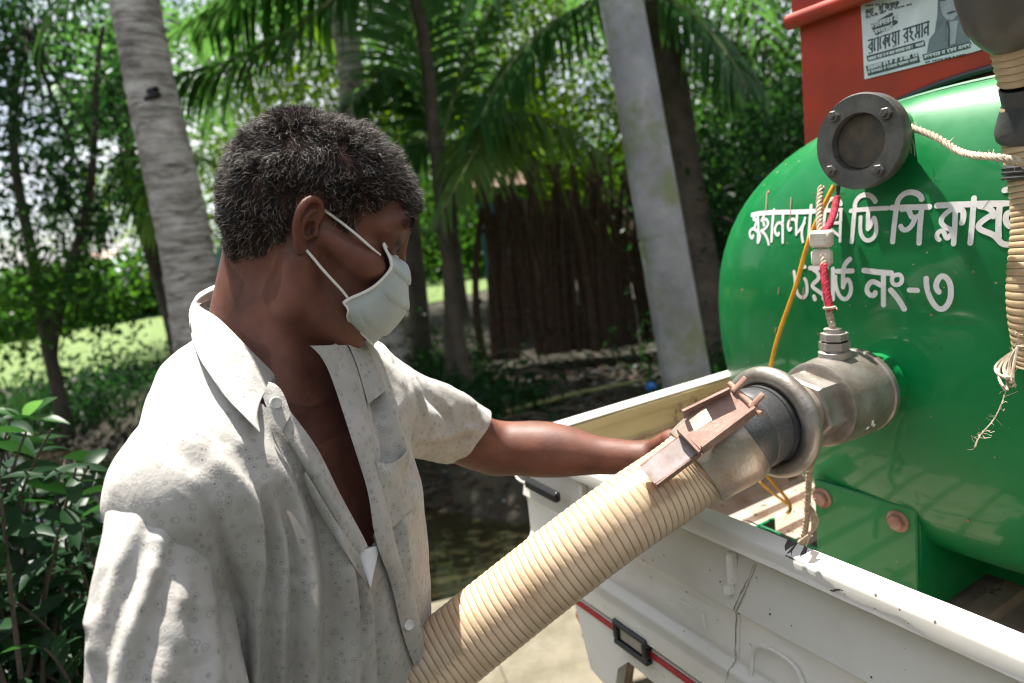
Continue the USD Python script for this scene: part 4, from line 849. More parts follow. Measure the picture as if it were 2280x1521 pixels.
def seg_dist(p, line):
    """distance of points to a polyline, and how far along it (0..1)"""
    best = np.full(len(p), 1e9); along = np.zeros(len(p)); sg = np.linalg.norm(np.diff(line, axis=0), axis=1); cum = np.concatenate([[0], np.cumsum(sg)])
    for i in range(len(line)-1):
        ab = line[i+1]-line[i]; t = np.clip((p-line[i]) @ ab/(ab @ ab), 0, 1); d = np.linalg.norm(p-line[i]-t[:, None]*ab, axis=1)
        u = d < best; best[u] = d[u]; along[u] = ((cum[i]+t*sg[i])/cum[-1])[u]
    return best, along
def press(v, f, folds, mask=None, gain=1.0):
    n = vnormals(v, f); p = proj(v); see = np.einsum('ij,ij->i', n, unit(EYE-v)); w = np.clip((see+0.15)/0.3, 0, 1)
    d = np.zeros(len(v))
    for ln, hw, h in folds:
        ln = spline(A(ln, float), 24); ds, al = seg_dist(p[:, :2], ln)
        u = ds/hw; prof_ = np.exp(-0.5*(u/0.75)**2)
        taper = np.clip(al/0.42, 0, 1)**1.5*np.clip((1-al)/0.06+0.15, 0, 1)
        d += h*prof_*np.sqrt(taper)
    d += 0.0013*(meshkit.fbm(v*A([26, 26, 6.0]), 2, 11)-0.5)*2 + 0.0009*(meshkit.fbm(v*38, 2, 5)-0.5)*2
    rg = 1-np.abs(2*meshkit.fbm(v*A([17, 17, 6.5])+3, 3, 21)-1); rg2 = 1-np.abs(2*meshkit.fbm(v*A([40, 40, 22])+9, 2, 23)-1)
    d += 0.0014*np.clip(rg-0.72, 0, 1)/0.28 + 0.0008*np.clip(rg2-0.72, 0, 1)/0.28
    d = d*w*gain*1.1
    from scipy.sparse import coo_matrix
    e = np.vstack([f[:, [0, 1]], f[:, [1, 2]], f[:, [2, 0]]]); W = coo_matrix((np.ones(2*len(e)), (np.r_[e[:, 0], e[:, 1]], np.r_[e[:, 1], e[:, 0]])), shape=(len(v), len(v))).tocsr()
    W.data[:] = 1; dg = np.maximum(np.asarray(W.sum(1)).ravel(), 1); ns = n.copy()
    for _ in range(2): d = 0.5*d + 0.5*(W @ d)/dg
    for _ in range(6): ns = 0.5*ns + 0.5*(W @ ns)/dg[:, None]
    return v + unit(ns)*d[:, None]
CV = press(CV, CF, FOLDS)
# the neck opening and the open front
VPOLY = Polygon([(438,690),(450,735),(480,788),(520,838),(560,878),(600,902),(640,909),(660,935),(707,1000),(750,1085),(790,1160),(818,1212),(826,1206),(822,1110),(806,1050),(790,1000),(752,882),(722,805),(700,765),(640,560),(430,640)])
def drop_faces(v, f, poly, extra=None):
    import shapely
    c = v[f].mean(1); p = proj(c); n = np.cross(v[f[:, 1]]-v[f[:, 0]], v[f[:, 2]]-v[f[:, 0]])
    front = np.einsum('ij,ij->i', n, EYE-c) > 0
    kill = shapely.contains_xy(poly, p[:, 0], p[:, 1]) & (front | (toB(c)[:, 1] > -0.045))
    kill |= shapely.contains_xy(Polygon([(640, 700), (748, 700), (752, 764), (700, 778), (640, 778)]), p[:, 0], p[:, 1])
    if extra is not None: kill |= extra(c)
    return f[~kill]
necko = lambda c: sd_cap(c, P(655, 560, 0.692), P(572, 860, 0.70), 0.066, 0.073) < 0
CF2 = drop_faces(CV, CF, VPOLY.buffer(7), lambda c: necko(c) | (toB(c)[:, 2] < -0.60))
cloth_tm = trimesh.Trimesh(CV, CF, process=False)
def cast(pts, lift=0.0, tm=None, first=True):
    """photo points carried onto the cloth along the line of sight"""
    tm = tm or cloth_tm; pts = np.asarray(pts, float); d = unit(A([ray(*q) for q in pts])); o = np.tile(EYE, (len(pts), 1))
    loc, ir, _ = tm.ray.intersects_location(o, d, multiple_hits=True)
    out = np.full((len(pts), 3), np.nan); best = np.full(len(pts), 1e9)
    for q, i in zip(loc, ir):
        t = (q-EYE) @ d[i]
        if t < best[i]: best[i] = t; out[i] = EYE + d[i]*(t-lift)
    bad = np.isnan(out[:, 0])
    if bad.any() and not bad.all():
        dep = np.where(bad, np.nan, (out-EYE) @ FW); idx = np.arange(len(pts)); dep = np.interp(idx, idx[~bad], dep[~bad])
        for i in np.where(bad)[0]: out[i] = P(*pts[i], dep[i])
    return out
def smooth1(c, it=6):
    c = c.copy()
    for _ in range(it): c[1:-1] = 0.25*c[:-2]+0.5*c[1:-1]+0.25*c[2:]
    return c
def band(a, b, n=60, k=9, lift=0.004, bulge=0.003, thick=0.0016, tm=None, sm=10):
    """a cloth strip between two photo polylines laid over the shirt, with its own thickness"""
    a, b = spline(A(a, float), n), spline(A(b, float), n); w = np.linspace(0, 1, k)
    rows = [smooth1(cast(a*(1-x)+b*x, lift, tm), sm) for x in w]
    g = np.stack(rows, 1); up = unit(EYE-g)
    g = g + up*(bulge*np.sin(np.pi*w))[None, :, None]
    back = g - up*thick
    ring_ = np.concatenate([g, back[:, ::-1]], 1)
    return grid(ring_, close_v=True)

# ---- sleeves: tubes of rings
def ringtube(rings, n=120, k=72):
    """rings: (top px, bottom px, depth, depth half, how far the near rim slides sideways)"""
    c = spline(A(rings, float), n); a = np.linspace(0, 2*np.pi, k, endpoint=False); out = []
    for tx, ty, bx, by, d, hd, sl in c:
        t, b = P(tx, ty, d), P(bx, by, d); ce = (t+b)/2; v1 = (t-b)/2; v2 = -FW*hd + unit(RT)*sl
        ca, sa = np.cos(a), np.sin(a); e = 0.9
        out.append(ce + (np.sign(ca)*np.abs(ca)**e)[:, None]*v1 + (np.sign(sa)*np.abs(sa)**e)[:, None]*v2)
    v, f = grid(A(out), close_v=True)
    n_ = vnormals(v, f); return (v, f[:, ::-1]) if np.einsum('ij,ij->i', n_, v-np.repeat(A(out).mean(1), k, 0)).mean() < 0 else (v, f)
sl_near = ringtube([(330,1075,405,1068,.562,.03,0), (282,1108,436,1088,.555,.047,0), (270,1152,446,1136,.545,.052,0), (260,1205,460,1200,.537,.055,0), (246,1300,482,1300,.528,.058,0), (240,1400,499,1400,.52,.060,0), (236,1521,522,1521,.515,.062,0), (243,1640,545,1640,.51,.062,0), (270,1740,548,1745,.51,.058,0)], 200, 110)
SF = [([(250,1185),(222,1290),(206,1400)], 8, 0.005), ([(268,1170),(240,1270),(222,1360)], 8, -0.006), ([(322,1112),(290,1200),(243,1330),(222,1470)], 11, 0.008), ([(345,1120),(318,1220),(280,1330),(245,1460),(235,1560)], 11, -0.008),
      ([(382,1108),(360,1200),(332,1300),(295,1400),(266,1500),(260,1600)], 13, 0.010), ([(392,1150),(380,1240),(358,1330),(330,1430),(318,1540)], 15, -0.009), ([(412,1110),(420,1200),(420,1290),(405,1350)], 14, 0.006), ([(440,1180),(430,1260),(425,1330),(440,1400),(432,1440)], 9, -0.004),
      ([(436,1150),(450,1250),(458,1330),(470,1430),(480,1560)], 12, 0.008), ([(400,1360),(430,1390),(428,1420)], 7, -0.004), ([(410,1430),(430,1480),(440,1560)], 12, -0.007), ([(350,1440),(350,1520),(348,1600)], 14, 0.007), ([(474,1230),(492,1330),(505,1450),(515,1560)], 9, -0.006)]
sl_near = (press(*sl_near, [(l_, w_*1.7, h_*0.55) for l_, w_, h_ in SF]), sl_near[1])
sl_far = ringtube([(790,775,850,940,.80,.05,.0), (822,757,890,985,.82,.052,.004), (868,786,912,1012,.838,.054,.008), (930,830,928,1019,.868,.052,.012), (995,868,950,1021,.895,.049,.016), (1046,891,972,1027,.92,.050,.018), (1083,911,993,1030,.937,.048,.020)], 130, 96)
FF = [([(822,754),(840,772),(858,800),(868,830),(880,865)], 8, 0.007), ([(836,770),(852,815),(862,850),(872,900),(885,950)], 7, -0.007), ([(890,835),(893,880),(903,930),(912,970)], 9, -0.009), ([(897,815),(912,842),(928,882),(946,930)], 7, 0.009), ([(925,840),(945,865),(974,901),(995,922),(1005,945)], 9, -0.008),
      ([(925,822),(960,845),(1000,872),(1057,910)], 11, 0.006), ([(960,905),(962,930),(958,960)], 9, 0.005), ([(912,992),(950,990),(1000,984),(1047,970)], 5, -0.006), ([(910,980),(950,977),(1000,970),(1060,950)], 6, 0.005), ([(920,1005),(950,1004),(1000,1000),(1030,990)], 4, -0.004), ([(1030,925),(1050,935),(1075,955)], 4, -0.003), ([(1020,945),(1045,955),(1068,970)], 4, 0.003)]
sl_far = (press(*sl_far, FF), sl_far[1])
# ---- collar
fold_ = [(520,625,.76), (485,632,.755), (455,645,.742), (437,658,.722), (434,668,.700), (448,684,.668), (475,700,.648), (510,730,.634), (545,766,.627), (585,806,.628), (612,838,.634), (608,846,.628), (596,855,.622), (586,872,.617)]
out_px = [(500,660), (460,672), (432,690), (424,712), (423,735), (428,760), (446,802), (470,838), (502,884), (535,917), (560,943), (572,956), (577,961), (579,963)]
n_ = 70
fo = spline(A(fold_, float), n_); fo = A([P(*q) for q in fo])
opx = spline(A(out_px, float), n_); ou = smooth1(cast(opx, 0.006), 12); ou = ou + unit(EYE-ou)*(0.010*np.linspace(0, 1, n_)**2)[:, None]
ou[:20] = A([P(x, y, d) for (x, y), d in zip(opx[:20], np.linspace(.775, (ou[20]-EYE) @ FW, 20))])
w = np.linspace(0, 1, 16); C_ = []
for i, x in enumerate(w):
    row = fo*(1-x) + ou*x; up = unit(EYE-row); bul = 0.010*np.sin(np.pi*min(1, x*1.15))*(1-x*0.5)
    C_.append(row + up*(bul+0.004) + LAT*(-0.004*np.sin(np.pi*x)))
C_ = np.stack(C_, 1)
ripple = 0.0022*(meshkit.fbm(C_*A([45, 45, 45]), 2, 9)-0.5)*2 + 0.0025*np.sin(np.linspace(0, 16, n_))[:, None]*np.linspace(0, 1, 16)[None]**2
nrm_ = unit(EYE-C_); C_ = C_ + nrm_*ripple[..., None]
collar_a = grid(np.concatenate([C_, (C_-nrm_*0.0030)[:, ::-1]], 1), close_v=True)
# inner stand round the neck
st_t = fo + 0.0*ZZ; st_b = A([P(x, y, d) for x, y, d in spline(A([(530,640,.755), (500,655,.745), (470,670,.735), (455,690,.72), (455,705,.70), (470,722,.668), (495,745,.648), (530,785,.636), (565,825,.632), (600,862,.640), (622,885,.648), (640,905,.655), (645,915,.658), (648,922,.66)], float), n_)])
S_ = np.stack([st_t*(1-x)+st_b*x - unit(EYE-st_t)*0.003 for x in np.linspace(0, 1, 8)], 1)
stand = grid(np.concatenate([S_, (S_-unit(EYE-S_)*0.0015)[:, ::-1]], 1), close_v=True)
stand2 = band([(598,850),(622,862),(637,890),(648,922)], [(586,884),(594,908),(606,936),(624,968)], 24, 8, 0.0115, 0.002)
# ---- plackets, pocket, lining
pl_near = band([(642,908),(662,936),(708,1001),(750,1085),(790,1160),(819,1216)], [(590,897),(612,935),(655,1002),(694,1075),(736,1168),(790,1243)], 70, 9, 0.006, 0.003)
pl_near2 = band([(680,1050),(705,1090),(760,1180),(800,1235)], [(676,1060),(700,1120),(735,1180),(822,1312)], 60, 9, 0.010, 0.002)
pl_far = band([(690,770),(722,805),(752,882),(790,1000),(806,1050),(822,1110),(838,1210),(868,1290),(897,1412),(930,1500),(950,1560)], [(772,768),(797,815),(812,880),(832,1000),(840,1050),(862,1130),(884,1220),(910,1310),(940,1420),(962,1500),(975,1560)], 110, 9, 0.009, 0.004)
lap_far = band([(772,762),(790,800),(806,850),(820,900)], [(826,752),(838,790),(850,830),(858,870)], 30, 8, 0.012, 0.004)
lin = band([(792,1228),(806,1262),(823,1308)], [(846,1214),(838,1250),(826,1308)], 20, 8, 0.004, 0.002)
pk_a = spline(A([(826,1018),(838,1028),(865,1033),(892,1020),(907,1001)], float), 26); pk_b = spline(A([(852,1140),(858,1160),(872,1176),(892,1160),(925,1130)], float), 26)
rows = []
for x in np.linspace(0, 1, 16):
    r_ = smooth1(cast(pk_a*(1-x)+pk_b*x, 0.003), 8); bow = np.sin(np.linspace(0, np.pi, 26))
    rows.append(r_ + unit(EYE-r_)*(0.016*bow*(1-x)**1.5)[:, None])
G_ = np.stack(rows, 0); pocket = grid(np.concatenate([G_, (G_-unit(EYE-G_)*0.0016)[::-1]], 0), close_u=True)
def button(px, py, lift, r=0.0055):
    c = cast([(px, py)], lift)[0]; d = unit(EYE-c + 0.25*FRT)
    return lathe([(-0.002, r*0.9), (0, r), (0.0018, r*0.9), (0.0020, r*0.75), (0.0012, r*0.55), (0.0010, 0)], c, d, 18)
# ---- face mask
def loc(px, py, c):
    k_ = ray(px, py); o_ = HO + c*HS; t_ = ((o_-EYE) @ HS)/(k_ @ HS); q = EYE + t_*k_ - HO
    return A([q @ HF, q @ HU, c])
MR = [[(844,540,.049),(857,561,.036),(872,573,.016),(884,580,0)], [(853,566,.050),(873,584,.034),(889,592,.015),(899,597,0)], [(860,592,.050),(880,612,.034),(893,622,.016),(899,632,0)],
      [(840,622,.050),(870,648,.038),(889,660,.018),(898,668,0)], [(815,642,.051),(846,680,.040),(877,690,.020),(894,690,0)], [(776,660,.053),(803,704,.040),(833,721,.020),(853,727,0)], [(757,672,.054),(774,695,.044),(794,728,.022),(812,758,0)]]
MG = []
for row in MR:
    r_ = A([loc(*q) for q in row]); r_ = np.vstack([r_, (r_[:-1]*A([1, 1, -1]))[::-1]]); MG.append(spline(r_, 70))
MG = A(MG); MG = np.stack([spline(MG[:, j], 60) for j in range(MG.shape[1])], 1)
vv = np.linspace(0, 1, 60)[:, None]; uu = np.linspace(0, 1, 70)[None]
pleat = 0.0030*((vv*3.6) % 1.0)**1.5*np.clip(np.minimum(uu, 1-uu)*14, 0, 1)
MG[..., 0] += 0.0025 + pleat + 0.0012*(meshkit.fbm(MG*60, 2, 3)-0.5)
MG3 = HO + MG @ HAX; mn = unit(np.cross(np.gradient(MG3, axis=0), np.gradient(MG3, axis=1))); mn *= np.sign((mn[30, 35] @ HF))
MG3 = MG3 + mn*(0.0025 + 0.004*np.clip((vv-0.6)/0.3, 0, 1)*np.clip(uu*6, 0, 1))[..., None]
mask_m = grid(np.concatenate([MG3, (MG3-mn*0.0012)[::-1]], 0), close_u=True)
hem_m = cat([tube(MG3[:, 0]+mn[:, 0]*0.0005, 0.0016, 8), tube(MG3[0]+mn[0]*0.0005, 0.0010, 6), tube(MG3[-1], 0.0010, 6), tube(MG3[:, -1], 0.0016, 8)])
Hq = lambda px, py, c: HO + loc(px, py, c) @ HAX
str_a = spline(A([Hq(716, 462, .069), Hq(730, 473, .0685), Hq(762, 497, .0665), Hq(800, 528, .0655), Hq(826, 551, .061), Hq(846, 568, .053)]), 30)
str_b = spline(A([Hq(676, 552, .070), Hq(690, 566, .0695), Hq(722, 604, .066), Hq(755, 640, .060), Hq(773, 662, .0545)]), 30)
str_c = spline(A([Hq(716, 462, .069), Hq(694, 446, .064), Hq(668, 470, .062), Hq(658, 510, .062), Hq(668, 540, .066), Hq(676, 552, .070)]), 24)

# ---- prims
def fabric(name, col, fleck, blotch):
    """worn printed cotton: small ringed flowers, grime in blotches, weave"""
    return M(name, {'g': ('geometry', {}), 'vo': ('voronoi_texture', {'feature': 'f1', 'scale': 105.0, 'randomness': 0.8}),
        'rv': ('rgb_ramp', {'ramp': [(0.0, (1, 1, 1)), (0.10, (0.75, 0.75, 0.75)), (0.16, (0, 0, 0)), (0.24, (0.0, 0, 0)), (0.29, (0.6, 0.6, 0.6)), (0.36, (0, 0, 0)), (1.0, (0, 0, 0))]}),
        'n': ('noise_texture', {'scale': 16.0, 'detail': 6.0, 'roughness': 0.65}), 'rn': ('rgb_ramp', {'ramp': [(0.40, (0, 0, 0)), (0.68, (1, 1, 1))]}),
        'n2': ('noise_texture', {'scale': 420.0, 'detail': 2.0}), 'n3': ('noise_texture', {'scale': 48.0, 'detail': 4.0, 'roughness': 0.55, 'distortion': 0.6}),
        'm1': ('mix', {'color1': col, 'color2': blotch}), 'm2': ('mix', {'color2': fleck}), 'k': ('math', {'math_type': 'multiply', 'value2': 0.85}), 'k2': ('math', {'math_type': 'multiply', 'value2': 0.60}),
        'ad': ('math', {'math_type': 'multiply_add', 'value2': 0.25}), 'b': ('bump', {'strength': 0.9, 'distance': 0.0012}),
        'p': ('principled_bsdf', {'roughness': 0.9, 'sheen_weight': 0.15, 'specular_ior_level': 0.2}), 'tr': ('translucent_bsdf', {}), 'mx': ('mix_closure', {'fac': 0.12})},
        [('g.position', 'vo.vector'), ('g.position', 'n.vector'), ('g.position', 'n2.vector'), ('g.position', 'n3.vector'), ('vo.distance', 'rv.fac'), ('n.fac', 'rn.fac'), ('rn.color', 'k2.value1'), ('k2.value', 'm1.fac'),
         ('rv.color', 'k.value1'), ('k.value', 'm2.fac'), ('m1.color', 'm2.color1'), ('m2.color', 'p.base_color'), ('m2.color', 'tr.color'), ('n2.fac', 'ad.value1'), ('n3.fac', 'ad.value3'), ('ad.value', 'b.height'), ('b.normal', 'p.normal'),
         ('p.BSDF', 'mx.closure1'), ('tr.BSDF', 'mx.closure2')], surface='mx.closure')
m_shirt = fabric('worn_cotton', (0.50, 0.485, 0.465), (0.15, 0.145, 0.155), (0.33, 0.30, 0.265))
m_lining = plain('pale_lining', (0.66, 0.68, 0.72), 0.9, 0.0, scale=30, var=0.15)
m_skin = M('skin', {'g': ('geometry', {}), 'n': ('noise_texture', {'scale': 24.0, 'detail': 5.0, 'roughness': 0.6}), 'r': ('rgb_ramp', {'ramp': [(0.35, (0.078, 0.027, 0.017)), (0.70, (0.150, 0.056, 0.035))]}),
    'n2': ('noise_texture', {'scale': 260.0, 'detail': 5.0, 'roughness': 0.7}), 'vo': ('voronoi_texture', {'feature': 'f1', 'scale': 620.0}), 'ad': ('math', {'math_type': 'multiply_add', 'value2': 0.7}), 'b': ('bump', {'strength': 0.4, 'distance': 0.0004}),
    'p': ('principled_bsdf', {'roughness': 0.58, 'specular_ior_level': 0.38, 'subsurface_weight': 0.22, 'subsurface_scale': 0.004, 'subsurface_radius': (1.0, 0.28, 0.14), 'coat_weight': 0.02, 'coat_roughness': 0.35})},
    [('g.position', 'n.vector'), ('n.fac', 'r.fac'), ('r.color', 'p.base_color'), ('g.position', 'n2.vector'), ('g.position', 'vo.vector'), ('vo.distance', 'ad.value1'), ('n2.fac', 'ad.value3'), ('ad.value', 'b.height'), ('b.normal', 'p.normal')])
m_mask = M('mask_fabric', {'g': ('geometry', {}), 'n': ('noise_texture', {'scale': 40.0, 'detail': 4.0}), 'r': ('rgb_ramp', {'ramp': [(0.3, (0.62, 0.72, 0.78)), (0.7, (0.74, 0.80, 0.83))]}), 'n2': ('noise_texture', {'scale': 600.0}), 'b': ('bump', {'strength': 0.4, 'distance': 0.0004}),
    'p': ('principled_bsdf', {'roughness': 0.8, 'specular_ior_level': 0.2}), 't': ('translucent_bsdf', {}), 'm': ('mix_closure', {'fac': 0.35})},
    [('g.position', 'n.vector'), ('n.fac', 'r.fac'), ('r.color', 'p.base_color'), ('r.color', 't.color'), ('g.position', 'n2.vector'), ('n2.fac', 'b.height'), ('b.normal', 'p.normal'), ('p.BSDF', 'm.closure1'), ('t.BSDF', 'm.closure2')], surface='m.closure')
m_elastic = plain('white_elastic', (0.78, 0.76, 0.72), 0.8, 0.0, scale=200, var=0.15)
m_button = plain('button', (0.62, 0.60, 0.55), 0.3, 0.0, scale=90, var=0.2)
m_eye = plain('shaded_eye_white', (0.020, 0.013, 0.010), 0.45, 0.0); m_iris = plain('dark_iris', (0.012, 0.008, 0.006), 0.1, 0.0)  # eyeball nearly black: shade between the lids put into its colour
m_trouser = plain('dark_trousers', (0.05, 0.055, 0.07), 0.9, 0.0, scale=40)
man = thing('person', 'man with cropped greying hair, white face mask and grey open-necked shirt, reaching for the hose', 'person', man_place(A([*B(0, -.05, 0)[:2], 0]))*A([1, 1, 0]))
lo, hi = A([-.62, .28, 0.0]), A([.46, 1.30, 1.86])
bv, bf = sdf_mesh(sd_all, lo, hi, 0.0038)
bv = taubin(bv, bf, 2)
eo = H(-.005, -.012, .07); ev, ef = sdf_mesh(lambda x: sd_ear(toH(x)), eo-.045, eo+.045, 0.0011, 6)
body = part('body', cat([(bv, bf), (ev, ef)]), m_skin, man, smooth=True)
shirt = part('shirt', compact(CV, CF2), m_shirt, man, 'worn light grey cotton shirt with a tiny print, unbuttoned', smooth=True)
part('sleeve', sl_near, m_shirt, shirt, smooth=True); part('sleeve', sl_far, m_shirt, shirt, smooth=True)
part('collar', collar_a, m_shirt, shirt, smooth=60); part('collar_stand', stand, m_shirt, shirt, smooth=60); part('collar_stand', stand2, m_shirt, shirt, smooth=60)
part('placket', pl_near, m_shirt, shirt, smooth=60); part('placket', pl_near2, m_shirt, shirt, smooth=60); part('placket', pl_far, m_shirt, shirt, smooth=60); part('lapel', lap_far, m_shirt, shirt, smooth=60)
part('lining', lin, m_lining, shirt, 'white lining at the bottom of the neck opening', smooth=60); part('chest_pocket', pocket, m_shirt, shirt, smooth=60)
for q in ((614, 897, .014), (910, 1392, .016)): part('button', button(*q), m_button, shirt)
fm = part('face_mask', mask_m, m_mask, man, 'pale blue-white disposable face mask', smooth=50)
part('hem', hem_m, m_elastic, fm); part('ear_loop', tube(np.vstack([str_a[::-1], str_c[1:], str_b]), 0.00135, 8), m_elastic, fm)
tv, tf = sdf_mesh(lambda x: smax(sd_legs(x)-0.016, -(x[:, 2]-FOOT-0.14), .01), A([*B(0, -.05, 0)[:2], 0])+A([-.36, -.36, 0.02]), A([*B(0, -.05, 0)[:2], 0])+A([.36, .36, 0.95]), 0.012)
part('trousers', (tv, tf), m_trouser, man, 'dark trousers', smooth=True)
for s in (-1, 1):
    e_ = H(0.0745, -0.002, 0.033*s); me = trimesh.creation.icosphere(3, 0.0118)
    eb = part('eye', (me.vertices + e_, me.faces), m_eye, man, smooth=True)
    d_ = unit(HF - 0.45*HU); part('iris', lathe([(0.0112, 0.0), (0.0116, 0.003), (0.0108, 0.0056)], e_, d_, 20), m_iris, eb)
# ---- hair: short, wiry, greying strands rooted on the skull
HPX = Polygon([(470,480),(480,350),(540,270),(600,220),(680,200),(780,215),(870,280),(930,350),(960,430),(945,500),(925,492),(904,478),(884,448),(862,452),(845,466),(812,476),(786,514),(768,520),(752,500),(735,482),(722,470),(716,446),(695,432),(668,440),(655,462),(649,505),(640,535),(608,556),(568,576),(521,588),(505,575),(480,500)])
import shapely
hn = vnormals(bv, bf); lv_ = toH(bv); sel = (lv_[:, 1] > -0.09) & (np.linalg.norm(lv_, axis=1) < 0.15)
tri = bf[sel[bf].all(1)]; cen = bv[tri].mean(1); lc = toH(cen)
mir = HO + (lc*A([1, 1, 0]) + np.abs(lc[:, 2:])*A([0, 0, 1])) @ HAX; pm = proj(mir)
tri = tri[shapely.contains_xy(HPX, pm[:, 0], pm[:, 1])]
hr = np.random.default_rng(21)
def strands(n, seed, lscale, wid):
    g = np.random.default_rng(seed); ar = np.linalg.norm(np.cross(bv[tri[:, 1]]-bv[tri[:, 0]], bv[tri[:, 2]]-bv[tri[:, 0]]), axis=1)
    t = tri[g.choice(len(tri), n, p=ar/ar.sum())]; u = g.uniform(size=(n, 2)); fl_ = u.sum(1) > 1; u[fl_] = 1-u[fl_]
    bd_ = np.zeros(n)
    bary = np.stack([1-u.sum(1), u[:, 0], u[:, 1]], 1)[..., None]
    root = (bv[t]*bary).sum(1); lr_ = toH(root); mr_ = proj(HO + (lr_*A([1, 1, 0]) + np.abs(lr_[:, 2:])*A([0, 0, 1])) @ HAX); bd_ = shapely.distance(HPX.boundary, shapely.points(mr_[:, 0], mr_[:, 1])); nr = unit((hn[t]*bary).sum(1)); q = toH(root)
    f_ = meshkit.fbm(root*42, 3, 2)[:, None]; f2 = meshkit.fbm(root*42+7, 3, 3)[:, None]; f3 = meshkit.fbm(root*42+13, 3, 4)[:, None]
    comb = (0.35*HF + (-0.5*HU))*np.ones((n, 1)); top_ = np.clip((q[:, 1:2]-0.03)/0.05, 0, 1); comb = comb*(1-top_) + (0.75*HF - 0.05*HU)*top_
    back_ = np.clip((-q[:, :1]-0.03)/0.04, 0, 1); comb = comb*(1-back_) + (-0.75*HU - 0.1*HF)*back_
    swirl = ((f_-0.5)*HF + (f2-0.5)*HU + (f3-0.5)*HS)*5.0
    d = unit(nr*0.62 + comb*0.55 + swirl*0.60 + 0.17*g.normal(size=(n, 3))); d = unit(d + np.maximum(0, 0.12-np.einsum('ij,ij->i', d, nr))[:, None]*nr)
    ln = lscale*(0.0085 + 0.006*np.clip((q[:, 1]+0.02)/0.08, 0, 1))*g.uniform(0.6, 1.15, n)*np.clip(0.55+ (q[:, 1]+0.075)/0.05, 0.35, 1)*np.clip(0.45+bd_/45, 0, 1)*np.where(g.uniform(size=n) < 0.25+bd_/16, 1, 0.15)
    cu = unit(np.cross(d, g.normal(size=(n, 3)))); cu2 = np.cross(d, cu); ph = g.uniform(0, 6.3, n); am = ln*g.uniform(0.12, 0.26, n); K_ = 6; pts = []
    for i in range(K_):
        s = i/(K_-1); a_ = ph + s*5.2
        pts.append(root - nr*0.001 + d*(ln*s)[:, None] + (cu*np.cos(a_)[:, None] + cu2*np.sin(a_)[:, None])*(am*s)[:, None] + (comb*0.30 - 0.0*nr)*(ln*s*s)[:, None])
    w = wid*np.array([1.0, 1.0, 0.95, 0.85, 0.65, 0.25])
    return np.stack(pts, 1), np.tile(w, (n, 1))
def hair_prim(name, n, seed, ls, wid, mat, label):
    pts, w = strands(n, seed, ls, wid); pts = man_place(pts); w = w*MAN_AT; path = numbered(str(man.GetPath()), name); c = UsdGeom.BasisCurves.Define(stage, path)
    c.CreateTypeAttr('linear'); c.CreateCurveVertexCountsAttr(Vt.IntArray.FromNumpy(np.full(n, pts.shape[1], np.int32)))
    c.CreatePointsAttr(Vt.Vec3fArray.FromNumpy((pts-_loc[str(man.GetPath())]).reshape(-1, 3).astype(np.float32))); c.CreateWidthsAttr(Vt.FloatArray.FromNumpy(w.ravel().astype(np.float32))); c.SetWidthsInterpolation('vertex')
    UsdShade.MaterialBindingAPI.Apply(c.GetPrim()).Bind(mat); tag(c.GetPrim(), label)
def hairmat(name, col, rough=0.38): return M(name, {'p': ('principled_bsdf', {'base_color': col, 'roughness': rough, 'specular_ior_level': 0.32})}, [])
m_h1, m_h2, m_h3 = hairmat('black_hair', (0.012, 0.010, 0.010)), hairmat('brown_hair', (0.075, 0.038, 0.024)), hairmat('grey_hair', (0.42, 0.38, 0.33), 0.45)
hair_prim('hair', 38000, 1, 1.0, 0.00038, m_h1, 'short black hair'); hair_prim('brown_hair', 9000, 2, 1.05, 0.00034, m_h2, 'sun-browned hair tips'); hair_prim('grey_hair', 6000, 3, 1.05, 0.00034, m_h3, 'grey strands')

# eyebrow that shows above the mask
eg = np.random.default_rng(40); bp_ = A([H(0.089-0.35*abs(c_-0.012)*0.6, 0.021+0.004*math.sin(abs(c_)*60), c_) for c_ in np.linspace(0.008, 0.050, 24)])
tree_b = cKDTree(bv); es = []
for _ in range(420):
    i_ = eg.integers(0, 24); q_ = bv[tree_b.query(bp_[i_] + 0.0028*eg.normal(size=3))[1]]; n0 = unit(q_-H(0, 0, 0)); d0 = unit(HS*0.8 - HF*0.4 + HU*0.15 + n0*0.35 + 0.25*eg.normal(size=3)); es.append(np.stack([q_, q_+d0*0.004, q_+d0*0.007-HU*0.001]))
es = man_place(np.stack(es)); c = UsdGeom.BasisCurves.Define(stage, str(man.GetPath())+'/eyebrow'); c.CreateTypeAttr('linear'); c.CreateCurveVertexCountsAttr(Vt.IntArray.FromNumpy(np.full(len(es), 3, np.int32)))
c.CreatePointsAttr(Vt.Vec3fArray.FromNumpy((es-_loc[str(man.GetPath())]).reshape(-1, 3).astype(np.float32))); c.CreateWidthsAttr(Vt.FloatArray.FromNumpy(np.tile(A([.00035, .0003, .0001]), len(es)).astype(np.float32))); c.SetWidthsInterpolation('vertex'); UsdShade.MaterialBindingAPI.Apply(c.GetPrim()).Bind(m_h1)
